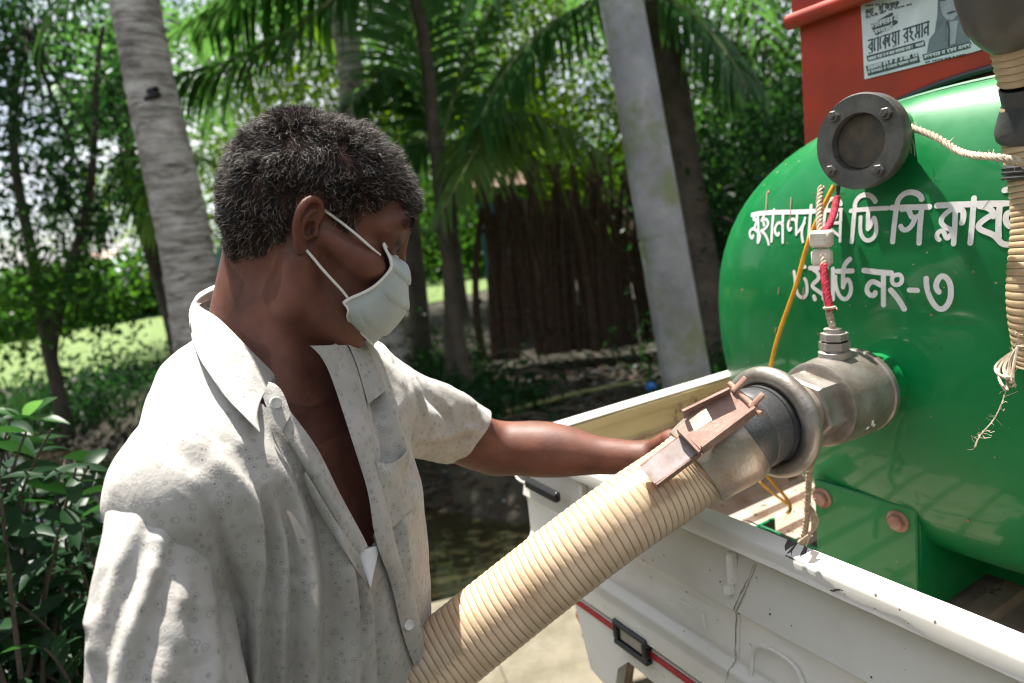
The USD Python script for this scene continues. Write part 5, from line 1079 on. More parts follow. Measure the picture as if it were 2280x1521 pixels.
# ---------------------------------------------------------------- setting: ground, ditch water, lawn
DITCH = A([(6.0, 3.4), (2.5, 3.1), (-0.25, 3.15), (-2.0, 4.2), (-4.0, 5.7), (-8.0, 7.4), (-16.0, 10.0), (-40, 16)])
def ditch_d(x, y):
    p = np.stack([np.ravel(x), np.ravel(y)], 1); d, _ = seg_dist(p, DITCH); return d.reshape(np.shape(x))
def height(x, y):
    d = ditch_d(x, y); n1 = meshkit.fbm(np.stack([x*1.3, y*1.3, x*0], -1), 4, 3)-0.5
    h = -0.42*np.clip(1-np.clip((d-0.25)/0.75, 0, 1)**1.3, 0, 1) + 0.05*n1 + 0.03*(meshkit.fbm(np.stack([x*7, y*7, x*0], -1), 3, 9)-0.5)
    bank = np.exp(-((d-1.6)/0.7)**2)*np.where(y > 3.0+0.0*x, 1, 0)*np.clip((y-3.2)/0.6, 0, 1); h = h + 0.16*bank*np.clip(1-np.abs(x+3)/9, 0.3, 1)
    near = np.clip((2.5-y)/0.5, 0, 1)*np.clip(1-np.abs(x)/6, 0, 1); return h*(1-near) + near*(0.012*n1)
def axis_pts(lo, hi, c0, c1, fine, grow=1.13):
    m_ = list(np.arange(c0, c1+fine, fine)); s = fine
    a = [c0]
    while a[-1] > lo: s *= grow; a.append(a[-1]-s)
    b = [m_[-1]]; s = fine
    while b[-1] < hi: s *= grow; b.append(b[-1]+s)
    return A(a[:0:-1] + m_ + b[1:])
gx, gy = axis_pts(-400, 400, -5, 4, 0.05), axis_pts(-60, 600, 1.2, 8, 0.05)
X, Y = np.meshgrid(gx, gy, indexing='ij'); Zg = height(X, Y)
m_ground = M('earth', {'g': ('geometry', {}), 'n': ('noise_texture', {'scale': 1.6, 'detail': 8.0, 'roughness': 0.68}), 'r': ('rgb_ramp', {'ramp': [(0.30, (0.015, 0.013, 0.008)), (0.48, (0.036, 0.031, 0.019)), (0.62, (0.065, 0.057, 0.036)), (0.75, (0.11, 0.097, 0.065))]}),
    'n2': ('noise_texture', {'scale': 45.0, 'detail': 6.0, 'roughness': 0.7}), 'r2': ('rgb_ramp', {'ramp': [(0.35, (0.45, 0.45, 0.45)), (0.6, (1, 1, 1))]}), 'm': ('mix', {'mix_type': 'multiply', 'fac': 0.8}),
    'b': ('bump', {'strength': 0.8, 'distance': 0.03}), 'p': ('principled_bsdf', {'roughness': 0.9})},
    [('g.position', 'n.vector'), ('g.position', 'n2.vector'), ('n.fac', 'r.fac'), ('n2.fac', 'r2.fac'), ('r.color', 'm.color1'), ('r2.color', 'm.color2'), ('m.color', 'p.base_color'), ('n2.fac', 'b.height'), ('b.normal', 'p.normal')])
part('ground', grid(np.stack([X, Y, Zg], -1)), m_ground, kind='structure', smooth=True)
m_water = M('ditch_water', {'g': ('geometry', {}), 'n': ('noise_texture', {'scale': 6.0, 'detail': 3.0}), 'b': ('bump', {'strength': 0.25, 'distance': 0.01}), 'p': ('principled_bsdf', {'base_color': (0.022, 0.020, 0.010), 'roughness': 0.03, 'specular_ior_level': 0.75})},
    [('g.position', 'n.vector'), ('n.fac', 'b.height'), ('b.normal', 'p.normal')])
wc = spline(DITCH, 80); wn = unit(np.stack([-np.gradient(wc[:, 1]), np.gradient(wc[:, 0])], 1))
part('water', grid(np.stack([np.concatenate([wc-wn*1.0, np.full((80, 1), -0.245)], 1), np.concatenate([wc+wn*1.0, np.full((80, 1), -0.245)], 1)], 1)), m_water, kind='structure')
# pale concrete slabs at the near edge
m_slab = plain('pale_concrete', (0.14, 0.125, 0.09), 0.9, 0.0, scale=9, col2=(0.08, 0.07, 0.045), bump=0.003, bscale=60)
sl = thing('concrete_slabs', 'pale cracked concrete slabs on the ground beside the truck', 'paving', (0.0, 2.0, 0)); 
g_ = np.random.default_rng(4)
for i in range(4):
    for j in range(3):
        cx_, cy_ = -0.75+i*0.62+0.12*j, 0.95+j*0.62
        me = block((cx_, cy_, 0.005), unit((1, 0.25, 0)), unit((-0.25, 1, 0)), ZZ + 0.01*g_.normal()*_x, 0.60, 0.60, 0.05, 0.006); part('slab', me, m_slab, sl)
m_lawn = plain('lawn_grass', (0.12, 0.18, 0.045), 0.9, 0.0, scale=3.0, col2=(0.07, 0.115, 0.028), bump=0.02, bscale=60)
lx = np.linspace(0, 1, 60)
e0 = A([(-26, 2+8.5), (-12, 8.3), (-7.0, 9.2), (-5.2, 10.6), (-2.6, 13.0), (0.0, 17.0)]); e0 = spline(e0, 60); e1 = np.stack([np.linspace(-60, 14, 60), np.full(60, 40.0)], 1)
LG = e0[:, None]*(1-lx[None, :, None]**1.5) + e1[:, None]*lx[None, :, None]**1.5
part('lawn', grid(np.concatenate([LG, (height(LG[..., 0], LG[..., 1])+0.02)[..., None]], -1)), m_lawn, kind='structure', smooth=True)

# ---------------------------------------------------------------- leaves and plants
def leafmat(name, col, col2, trans=0.35, rough=0.4):
    return M(name, {'g': ('geometry', {}), 'r': ('rgb_ramp', {'ramp': [(0.0, col2), (0.75, col), (1.0, tuple(min(1, c*1.5) for c in col))]}), 'p': ('principled_bsdf', {'roughness': rough, 'specular_ior_level': 0.16}), 't': ('translucent_bsdf', {}), 'hs': ('hsv', {'hue': 0.465, 'saturation': 1.15, 'value': 2.7}), 'm': ('mix_closure', {'fac': trans})},
        [('g.random_per_island', 'r.fac'), ('r.color', 'p.base_color'), ('r.color', 'hs.color'), ('hs.color', 't.color'), ('p.BSDF', 'm.closure1'), ('t.BSDF', 'm.closure2')], surface='m.closure')
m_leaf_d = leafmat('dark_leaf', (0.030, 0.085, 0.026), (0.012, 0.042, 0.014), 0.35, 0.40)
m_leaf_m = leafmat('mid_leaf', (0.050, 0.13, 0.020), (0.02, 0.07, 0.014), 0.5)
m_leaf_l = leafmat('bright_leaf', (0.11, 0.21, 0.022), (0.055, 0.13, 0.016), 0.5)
m_frond = leafmat('palm_frond', (0.070, 0.165, 0.045), (0.035, 0.10, 0.030), 0.5, 0.35)
m_frond_y = leafmat('yellow_green_frond', (0.15, 0.22, 0.06), (0.08, 0.15, 0.04), 0.5, 0.35)  # lighter, yellower green for the bent and hanging fronds
m_banana = leafmat('banana_leaf', (0.10, 0.26, 0.04), (0.10, 0.24, 0.04), 0.45, 0.35)
m_rachis = plain('frond_rib', (0.16, 0.17, 0.06), 0.5, 0.0, scale=8)
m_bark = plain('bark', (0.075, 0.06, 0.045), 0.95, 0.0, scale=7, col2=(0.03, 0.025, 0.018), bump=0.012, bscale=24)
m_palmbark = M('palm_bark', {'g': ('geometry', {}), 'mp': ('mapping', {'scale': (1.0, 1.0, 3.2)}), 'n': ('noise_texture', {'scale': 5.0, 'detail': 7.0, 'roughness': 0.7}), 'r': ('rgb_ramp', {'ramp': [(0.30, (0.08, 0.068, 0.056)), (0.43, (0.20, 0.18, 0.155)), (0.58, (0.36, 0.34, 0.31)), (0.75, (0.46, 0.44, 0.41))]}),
    'n2': ('noise_texture', {'scale': 55.0, 'detail': 5.0, 'roughness': 0.7}), 'b': ('bump', {'strength': 0.8, 'distance': 0.012}), 'p': ('principled_bsdf', {'roughness': 0.9}),
    'mp3': ('mapping', {'scale': (1.1, 1.1, 8.5)}), 'n4': ('noise_texture', {'scale': 1.0, 'detail': 2.5}), 'r4': ('rgb_ramp', {'ramp': [(0.0, (1, 1, 1)), (0.40, (1, 1, 1)), (0.425, (0.35, 0.33, 0.3)), (0.45, (1, 1, 1)), (0.535, (1, 1, 1)), (0.56, (0.3, 0.28, 0.26)), (0.585, (1, 1, 1)), (1.0, (0.75, 0.72, 0.68))]}), 'mm': ('mix', {'mix_type': 'multiply', 'fac': 0.85})},
    [('g.position', 'mp3.vector'), ('mp3.vector', 'n4.vector'), ('n4.fac', 'r4.fac'), ('r.color', 'mm.color1'), ('r4.color', 'mm.color2'), ('g.position', 'mp.vector'), ('mp.vector', 'n.vector'), ('g.position', 'n2.vector'), ('n.fac', 'r.fac'), ('mm.color', 'p.base_color'), ('n2.fac', 'b.height'), ('b.normal', 'p.normal')])
def leaves(pos, size, g, drop=0.35, asp=0.45, fold=0.15, face=None):
    """one folded, pointed leaf at every position"""
    n = len(pos); ax = g.normal(size=(n, 3)); ax[:, 2] -= drop; ax = unit(ax); nr = g.normal(size=(n, 3)); nr[:, 2] += 1.0
    if face is not None: nr = nr + face
    sd_ = unit(np.cross(ax, nr)); nr = unit(np.cross(sd_, ax)); L = size*g.uniform(0.6, 1.25, (n, 1)); W_ = L*asp*g.uniform(0.8, 1.2, (n, 1))
    b = pos; t = pos + ax*L - nr*L*0.12; m1 = pos + ax*L*0.45 + sd_*W_*0.5 + nr*fold*W_; m2 = pos + ax*L*0.45 - sd_*W_*0.5 + nr*fold*W_
    v = np.stack([b, m1, t, m2], 1).reshape(-1, 3); i = np.arange(n)*4
    return v, np.vstack([np.stack([i, i+1, i+2], 1), np.stack([i, i+2, i+3], 1)])
def limb(pts, r0, r1, n=24, k=10, wob=0.0, seed=0):
    p = spline(A(pts, float), n); g = np.random.default_rng(seed); p = p + wob*g.normal(size=p.shape)*np.linspace(0, 1, n)[:, None]*0.5
    return tube(p, np.linspace(r0, r1, n), k)
def base_of(p): return A([p[0], p[1], 0.0])
def tree(name, label, trunk, crown_c, crown_r, nleaf, leaf, mat, seed, clumps=60, limbs=7, r0=0.12, group=None, spread=0.30, bark=None, drop=0.35):
    g = np.random.default_rng(seed); t = thing(name, label, 'tree', A([trunk[0][0], trunk[0][1], 0]), group)
    tr = [limb(trunk, r0, r0*0.45, 30, 12)]
    cc = A(crown_c, float); cr = A(crown_r, float)*np.ones(3)
    u = unit(g.normal(size=(clumps, 3)))*g.uniform(0.25, 1, (clumps, 1))**0.5; cl = cc + u*cr
    for q in cl[:limbs]: tr.append(limb([trunk[-1], trunk[-1]*0.45+q*0.55 - A([0, 0, 0.1]), q], r0*0.38, r0*0.08, 12, 6))
    part('trunk', cat(tr), bark or m_bark, t, smooth=60)
    k_ = g.integers(0, clumps, nleaf); pos = cl[k_] + g.normal(size=(nleaf, 3))*(cr*spread)*(0.5+0.7*g.uniform(size=(clumps, 1)))[k_]
    pos[:, 2] = np.maximum(pos[:, 2], 0.05)
    part('crown', leaves(pos, leaf, g, drop), mat, t, smooth=False); return t
def frond(base, mid, tip, n, ll, g, hang=0.6, rr=0.018, width=0.048, side=(1, 1)):
    """a feather leaf: curved rib and two rows of drooping leaflets"""
    p = spline([base, mid, tip], 60); t, nn_, bb_ = frames(p); up = unit(A([0, 0, 1.0]) - t*t[:, 2:]); sd_ = np.cross(t, up)
    rib = tube(p, np.linspace(rr, rr*0.2, 60), 6); v, f, m_ = [], [], 0
    for s in (-1, 1):
        if not side[(s+1)//2]: continue
        for x in np.linspace(0.10, 1.0, n):
            i = min(59, int(x*59)); L = ll*(0.55+0.75*math.sin(math.pi*min(1, x*0.85+0.12)))*g.uniform(0.85, 1.1)
            d = unit(s*sd_[i]*0.9 + t[i]*(0.45+0.5*x) + up[i]*g.uniform(-0.05, 0.25) + 0.06*g.normal(size=3)); k_ = 5; q = [p[i]]
            for j in range(1, k_): d = unit(d + A([0, 0, -1.0])*hang*(0.55 if j > 1 else 0.3)*g.uniform(0.8, 1.2)); q.append(q[-1]+d*L/(k_-1))
            q = A(q); wv = unit(np.cross(np.gradient(q, axis=0), up[i]+0.2*t[i])); w_ = width*A([0.5, 1.0, 0.9, 0.6, 0.05])[:, None]*0.5
            g2 = np.stack([q-wv*w_, q+wv*w_], 1); a, b = grid(g2); v.append(a); f.append(b+m_); m_ += len(a)
    return rib, (np.vstack(v), np.vstack(f))
def add_frond(parent, name, rib_leaf, mat, label=None):
    rib, lf = rib_leaf; o = part(name, rib, m_rachis, parent, label); part('leaflets', lf, mat, o, smooth=False); return o
def palm_trunk(pts, r0, r1, seed, ring=0.17, k=20):
    g = np.random.default_rng(seed); p = spline(A(pts, float), 260); L0 = np.concatenate([[0], np.cumsum(np.linalg.norm(np.diff(p, axis=0), axis=1))])
    r = np.linspace(r0, r1, 260)*(1+0.03*(meshkit.fbm(np.stack([L0*3, L0*0, L0*0+seed], -1), 2)-0.5)); z = 0.0
    while z < L0[-1]: r = r*(1 + 0.040*np.exp(-((L0-z)/0.016)**2) - 0.030*np.exp(-((L0-z-0.03)/0.015)**2)); z += ring*g.uniform(0.6, 1.5)
    t, nn_, bb_ = frames(p); a = np.linspace(0, 2*np.pi, k, endpoint=False); rr_ = r[:, None]*(1+0.05*(meshkit.fbm(np.stack([np.cos(a)[None]*1.5+0*L0[:, None], np.sin(a)[None]*1.5+0*L0[:, None], L0[:, None]*2.5+0*a[None]], -1), 3, seed)-0.5))
    pts_ = p[:, None] + rr_[..., None]*(np.cos(a)[None, :, None]*nn_[:, None]+np.sin(a)[None, :, None]*bb_[:, None]); v, f = grid(pts_, close_v=True); return v, f[:, ::-1]
def crown_fronds(t, c, n, length, seed, mat, hang=0.6, tilt=(0.1, 0.9), nl=34, ll=0.7, az=None):
    g = np.random.default_rng(seed)
    for i in range(n):
        a = (i+0.5*g.uniform())/n*2*np.pi if az is None else g.uniform(*az); e = g.uniform(*tilt); L = length*g.uniform(0.8, 1.1); h = A([math.cos(a), math.sin(a), 0])
        mid = c + h*L*0.5*math.cos(e) + ZZ*L*0.5*math.sin(e); tip = c + h*L*0.95 + ZZ*L*(0.55*math.sin(e)-0.45)
        add_frond(t, 'frond', frond(c, mid, tip, nl, ll, g, hang), mat)
# --- big coconut trunk on the left, slim one behind the man's head
tp = [A([*P(455, 800, 4.25)[:2], -0.05]), P(455, 800, 4.25), P(430, 640, 4.25), P(388, 420, 4.2), P(345, 240, 4.2), P(322, 120, 4.2), P(300, 0, 4.2), P(262, -300, 4.3), P(240, -620, 4.5)]
t = thing('coconut_palm', 'stout leaning coconut palm with ringed grey trunk behind the man', 'palm tree', base_of(tp[0])); part('trunk', palm_trunk(tp, 0.172, 0.125, 3, 0.26, 28), m_palmbark, t, smooth=60)
sc = P(340, 208, 4.06); part('scar', cat([block(sc+UP*dz, RT*0.9+UP*0.35, UP, FW, w_, 0.022, 0.05, 0.008) for dz, w_ in ((0.02, 0.07), (-0.02, 0.10), (0.0, 0.05))]), m_black, t)
crown_fronds(t, tp[-1], 8, 2.8, 31, m_frond, 0.6, (0.3, 1.0), 30, az=(0.5, 2.9))
tp = [A([*P(890, 860, 6.6)[:2], 0]), P(884, 800, 6.6), P(860, 700, 6.6), P(800, 330, 6.5), P(780, 150, 6.5), P(756, 0, 6.5), P(735, -160, 6.5), P(720, -420, 6.6)]
t = thing('coconut_palm', 'slim pale coconut palm rising behind the head of the man', 'palm tree', base_of(tp[0])); part('trunk', palm_trunk(tp, 0.135, 0.115, 5, 0.22, 20), m_palmbark, t, smooth=60)
g = np.random.default_rng(12); c = tp[-1]
crown_fronds(t, c, 9, 3.2, 33, m_frond, 0.6, (0.0, 0.9), 30)
# --- palm whose crown hangs above the concrete pole: the two arching fronds and others
cR = P(1455, -20, 5.6); tb = A([*P(1545, 860, 5.7)[:2], 0])
t = thing('coconut_palm', 'dark coconut palm behind the concrete pole with two wide arching fronds', 'palm tree', tb)
part('trunk', palm_trunk([tb, P(1575, 800, 5.7), P(1540, 520, 5.65), P(1500, 260, 5.6), cR], 0.19, 0.15, 8, 0.2, 20), m_bark, t, smooth=60)  # shade put into the colour: dark bark instead of the grey palm bark
g = np.random.default_rng(2)
add_frond(t, 'frond', frond(cR, P(1230, 50, 5.2), P(1072, 262, 4.9), 60, 0.62, g, 0.75, 0.02, 0.045), m_frond, 'frond arching to the left')
add_frond(t, 'frond', frond(cR, P(1570, 60, 5.3), P(1660, 190, 5.1), 44, 0.55, g, 0.85, 0.02, 0.045), m_frond, 'frond arching to the right')
crown_fronds(t, cR+0.1*ZZ, 8, 2.6, 35, m_frond, 0.6, (0.3, 1.1), 30)
# --- palm in the middle with a low crown
cM = P(985, 330, 6.0); tb = A([*P(1000, 820, 6.1)[:2], 0])
t = thing('coconut_palm', 'young palm in the middle of the grove with a yellowish bent frond', 'palm tree', tb)
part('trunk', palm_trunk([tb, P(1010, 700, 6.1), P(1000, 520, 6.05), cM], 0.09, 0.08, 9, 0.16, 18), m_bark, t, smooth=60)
add_frond(t, 'frond', frond(P(1000, 420, 6.0), P(1120, 258, 5.5), P(1330, 335, 5.2), 54, 0.58, g, 0.8, 0.022, 0.045), m_frond_y, 'yellow-green bent frond')
add_frond(t, 'frond', frond(P(1000, 420, 6.0), P(1075, 300, 5.4), P(985, 470, 4.9), 40, 0.5, g, 0.7, 0.022, 0.045), m_frond_y, 'yellow-green bent frond')
add_frond(t, 'frond', frond(cM, P(880, 190, 5.9), P(790, 215, 5.6), 44, 0.6, g, 0.6, 0.02, 0.05), m_frond)
add_frond(t, 'frond', frond(cM, P(900, 330, 5.8), P(830, 400, 5.5), 40, 0.6, g, 0.6, 0.02, 0.05), m_frond)
add_frond(t, 'frond', frond(cM, P(940, 150, 6.0), P(905, -40, 6.0), 44, 0.6, g, 0.4, 0.02, 0.05), m_frond)
add_frond(t, 'frond', frond(cM, P(1040, 130, 6.0), P(1120, -20, 6.0), 44, 0.6, g, 0.5, 0.02, 0.05), m_frond)
add_frond(t, 'frond', frond(cM, P(830, 300, 6.4), P(720, 330, 6.5), 40, 0.6, g, 0.6, 0.02, 0.05), m_frond)
# --- palm with the long dark drooping frond between the first two trunks
cQ = P(800, -30, 5.0); tb = A([*P(1010, 600, 5.6)[:2], 0])
t = thing('coconut_palm', 'palm with a long dark frond drooping between the two grey trunks', 'palm tree', tb)
part('trunk', palm_trunk([tb, P(985, 480, 5.6), P(955, 180, 5.5), P(930, 20, 5.4), P(860, -120, 5.2)], 0.055, 0.05, 14, 0.2, 16), m_bark, t, smooth=60)
cQ = P(860, -120, 5.2)
add_frond(t, 'frond', frond(cQ, P(640, 70, 4.9), P(372, 178, 4.7), 74, 0.62, g, 0.9, 0.022, 0.046), m_frond, 'long dark drooping frond')
add_frond(t, 'frond', frond(cQ, P(620, -40, 5.3), P(420, 60, 5.6), 60, 0.62, g, 0.8, 0.022, 0.045), m_frond)
crown_fronds(t, cQ, 6, 2.6, 44, m_frond, 0.6, (0.2, 1.0), 28)
# --- far palm on the left with its whole crown in view
cF = P(285, 330, 9.0); tb = A([*P(400, 800, 9.2)[:2], 0])
t = thing('coconut_palm', 'distant palm on the lawn side with its whole crown in view', 'palm tree', tb)
part('trunk', palm_trunk([tb, P(385, 700, 9.2), P(330, 520, 9.1), cF], 0.15, 0.12, 15, 0.2, 14), m_bark, t, smooth=60)
for mx, my, ex, ey in ((215,250,120,330), (190,400,110,460), (230,200,200,70), (300,180,330,20), (360,240,450,170), (360,330,450,360), (230,440,170,560), (255,260,160,190), (340,420,400,500)):
    add_frond(t, 'frond', frond(cF, P(mx, my, 8.8), P(ex, ey, 8.5), 40, 0.75, g, 0.6, 0.02, 0.04), m_frond_y if ey > 330 else m_frond)
# --- banana leaf
bl = spline([P(800, 160, 7.4), P(740, 85, 7.3), P(680, 52, 7.2), P(615, 42, 7.2)], 30); wv = unit(UP*0.9 + RT*0.45)
wd = 0.14*np.sin(np.pi*np.clip(np.linspace(0.06, 1.0, 30), 0, 1))**0.6
bn = thing('banana_plant', 'banana plant with a broad bright green leaf between the grey trunks', 'plant', base_of(bl[0])); 
bo = part('stem', limb([A([*bl[0][:2], 0]), bl[0]*A([1, 1, 0.5]), bl[0]], 0.10, 0.03), m_rachis, bn, smooth=60)
part('leaf', grid(np.stack([bl - wv*wd[:, None] - FW*0.05*wd[:, None], bl, bl + wv*wd[:, None]*0.9 - FW*0.03], 1)), m_banana, bn, smooth=True)
for k_ in range(3):
    q = spline([bl[0]*A([1, 1, 0.75])+A([0, 0, 0.3*k_]), bl[0]+A([0.2*k_-0.3, 0.2, 0.35]), bl[0]+A([0.6*k_-0.7, 0.3, 0.15-0.2*k_])], 24); w2 = 0.13*np.sin(np.pi*np.linspace(0.05, 1, 24))**0.6; wv2 = unit(A([0.2, 1, 0.5]))
    part('leaf', grid(np.stack([q-wv2*w2[:, None], q, q+wv2*w2[:, None]], 1)), m_banana, bn, smooth=True)
# --- broadleaf trees
GT = 'broadleaf trees behind the palms'
def bt(px, py, d, r, n, leaf, mat, seed, label, base_py=None, r0=0.13, clumps=70, spread=0.26, squash=0.8):
    c = P(px, py, d); b = A([c[0]+0.2, c[1]+0.1, 0]); n = int(n*1.7); return tree('broadleaf_tree', label, [b, b*0.6+c*0.4*A([1, 1, 1])+A([0.05, 0, 0]), c - A([0, 0, r*0.3])], c, (r, r, r*squash), n, leaf, mat, seed, clumps, 8, r0, None, spread)
bt(520, 20, 12.0, 2.6, 6500, 0.12, m_leaf_m, 51, 'leafy tree seen through the gap above the hair of the man')
bt(480, 420, 13.0, 1.9, 4500, 0.11, m_leaf_l, 52, 'bright green bushy tree between the ringed trunk and the hair')
bt(900, -60, 10.5, 2.3, 6500, 0.12, m_leaf_m, 53, 'tree crown above the middle palm')
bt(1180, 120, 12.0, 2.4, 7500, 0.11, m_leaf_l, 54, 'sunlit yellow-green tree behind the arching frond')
bt(1290, 340, 10.0, 1.4, 4000, 0.10, m_leaf_l, 55, 'low sunlit shrub tree above the brown thatch fence')
bt(1340, -120, 9.5, 2.2, 6000, 0.11, m_leaf_m, 56, 'tree crown behind the top of the concrete pole')
bt(1640, 20, 9.5, 1.9, 6000, 0.10, m_leaf_m, 57, 'tree with small shining leaves left of the red panel')
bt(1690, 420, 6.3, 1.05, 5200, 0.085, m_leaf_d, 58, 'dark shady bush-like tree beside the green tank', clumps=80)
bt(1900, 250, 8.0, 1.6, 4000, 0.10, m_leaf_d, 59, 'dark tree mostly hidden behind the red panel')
bt(1050, 330, 13.0, 1.8, 4500, 0.11, m_leaf_m, 60, 'leafy tree behind the middle palm')
bt(760, 300, 11.5, 1.7, 4500, 0.11, m_leaf_l, 63, 'bright leafy tree just behind the slim pale palm')
bt(700, 560, 15.0, 2.2, 4000, 0.13, m_leaf_m, 61, 'far tree hidden by the head of the man')
# the fine-leaved pair of trunks at the lawn edge
tl1 = [A([*P(125, 862, 6.3)[:2], 0.0]), P(118, 820, 6.3), P(92, 690, 6.25), P(70, 560, 6.2), P(38, 400, 6.2), P(30, 240, 6.2), P(60, 60, 6.2)]
t = tree('slender_tree', 'slender twin-stemmed tree with fine dark leaves on the ditch bank', tl1, P(75, 230, 6.1), (0.95, 0.9, 1.35), 6500, 0.095, m_leaf_d, 71, 90, 12, 0.065, None, 0.22)
part('trunk', limb([P(115, 800, 6.3), P(130, 700, 6.25), P(175, 540, 6.2), P(205, 380, 6.15), P(212, 230, 6.1), P(230, 60, 6.1)], 0.055, 0.02), m_bark, t, smooth=60)
g = np.random.default_rng(8); pc = A([P(*q, 5.9) for q in ((60,560),(150,640),(200,690),(95,640),(30,650),(240,700),(170,600),(40,760),(215,640))])
k_ = g.integers(0, len(pc), 1500); part('spray', leaves(pc[k_]+g.normal(size=(1500, 3))*A([.17, .17, .13]), 0.08, g, 0.5), m_leaf_m, t, smooth=False)
# dark palm-like trunk leaning across the shade, grey trunk beside the mask
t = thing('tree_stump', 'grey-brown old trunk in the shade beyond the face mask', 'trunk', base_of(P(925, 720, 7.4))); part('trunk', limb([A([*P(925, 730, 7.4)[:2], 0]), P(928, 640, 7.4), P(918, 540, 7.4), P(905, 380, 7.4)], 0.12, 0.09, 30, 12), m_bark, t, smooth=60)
# --- thatch fence of dried fronds, tin shed behind
m_thatch = plain('dry_frond', (0.075, 0.046, 0.028), 0.95, 0.0, scale=18, col2=(0.028, 0.017, 0.011), bump=0.004, bscale=90)
fe = thing('thatch_fence', 'dark brown fence of hanging dried palm fronds left of the concrete pole', 'fence', (0.8, 6.9, 0)); g = np.random.default_rng(6)
for i in range(96):
    x_ = -0.14+i*0.0225; y_ = 6.95+0.04*g.normal(); zb = (0.10 if not (9 < i < 22) else 0.42+0.08*g.normal()); zt = 1.72+0.22*g.normal(); ln_ = 0.24*g.normal()
    p = spline([(x_+ln_*0.3, y_-0.10*g.uniform(), zb), (x_+ln_*0.15+0.02*g.normal(), y_-0.06*g.uniform(), 0.55*(zb+zt)), (x_-ln_*0.3, y_, zt)], 12); w_ = g.uniform(0.05, 0.11)*np.linspace(1.15, 0.6, 12); w_ = w_[:, None]*unit(A([1, 0.5*g.normal(), 0]))
    part('strip', grid(np.stack([p-w_*0.5, p+A([0, -0.018, 0]), p+w_*0.5], 1)), m_thatch, fe, smooth=False)
part('rail', cat([tube([(-0.2, 7.0, z_), (2.1, 7.0, z_)], 0.03, 8) for z_ in (0.55, 1.45)]), m_bark, fe)
m_tin = plain('rusty_tin', (0.42, 0.30, 0.25), 0.6, 0.3, scale=9, col2=(0.30, 0.17, 0.12)); m_teal = plain('teal_sheet', (0.05, 0.16, 0.16), 0.6, 0.0, scale=6, col2=(0.03, 0.10, 0.10)); m_brickw = plain('mud_wall', (0.13, 0.09, 0.065), 0.95, 0.0, scale=9)
sh = thing('shed', 'low shed with rusty tin roof and teal sheet wall behind the palms', 'shed', (0.1, 8.6, 0))
rq = [P(1035, 420, 8.2), P(1180, 408, 8.2), P(1190, 372, 9.6), P(1060, 385, 9.6)]; nx_ = np.linspace(0, 1, 40); cor = 0.012*np.sin(nx_*60)
part('roof', grid(np.stack([rq[0]*(1-nx_)[:, None]+rq[1]*nx_[:, None]+ZZ*cor[:, None], rq[3]*(1-nx_)[:, None]+rq[2]*nx_[:, None]+ZZ*cor[:, None]], 1)), m_tin, sh)
a0, a1 = P(1062, 452, 8.35), P(1122, 447, 8.35); part('sheet_wall', grid(np.stack([np.stack([a0, a0*A([1, 1, 0])], 0), np.stack([a1, a1*A([1, 1, 0])], 0)], 0)), m_teal, sh)
b0, b1 = P(1122, 447, 8.4), P(1190, 440, 8.4); part('wall', cat([grid(np.stack([np.stack([b0, b0*A([1, 1, 0])], 0), np.stack([b1, b1*A([1, 1, 0])], 0)], 0)), grid(np.stack([np.stack([a0, a0*A([1, 1, 0])], 0), np.stack([rq[3], rq[3]*A([1, 1, 0])], 0)], 0))]), m_brickw, sh)
# --- concrete pole
m_conc = M('pole_concrete', {'g': ('geometry', {}), 'n': ('noise_texture', {'scale': 5.0, 'detail': 8.0, 'roughness': 0.65}), 'r': ('rgb_ramp', {'ramp': [(0.3, (0.115, 0.123, 0.128)), (0.6, (0.20, 0.212, 0.22)), (0.8, (0.28, 0.29, 0.29))]}),
    'n2': ('noise_texture', {'scale': 3.0, 'detail': 7.0, 'roughness': 0.7}), 'r2': ('rgb_ramp', {'ramp': [(0.50, (0, 0, 0)), (0.62, (0.85, 0.85, 0.85))]}), 'm': ('mix', {'color2': (0.10, 0.13, 0.05)}), 'n3': ('noise_texture', {'scale': 80.0, 'detail': 4.0}), 'b': ('bump', {'strength': 0.6, 'distance': 0.004}), 'p': ('principled_bsdf', {'roughness': 0.85})},
    [('g.position', 'n.vector'), ('g.position', 'n2.vector'), ('g.position', 'n3.vector'), ('n.fac', 'r.fac'), ('n2.fac', 'r2.fac'), ('r.color', 'm.color1'), ('r2.color', 'm.fac'), ('m.color', 'p.base_color'), ('n3.fac', 'b.height'), ('b.normal', 'p.normal')])
pa, pb = P(1531, 860, 3.75), P(1383, 0, 3.55); pd = unit(pb-pa); pg = pa - pd*(pa[2]/pd[2]) - pd*0.3
t = thing('concrete_pole', 'grey concrete utility pole leaning behind the truck', 'pole', base_of(pa - pd*(pa[2]/pd[2])))
Lp_ = np.linalg.norm(pb-pg); part('shaft', lathe([(0, 0.142), (Lp_*0.55, 0.126), (Lp_*0.562, 0.1262), (Lp_*0.563, 0.1235), (Lp_*0.568, 0.1235), (Lp_*0.569, 0.126), (Lp_, 0.112), (Lp_+3.5, 0.09), (Lp_+3.5, 0.0)], pg, pd, 32), m_conc, t, smooth=50)
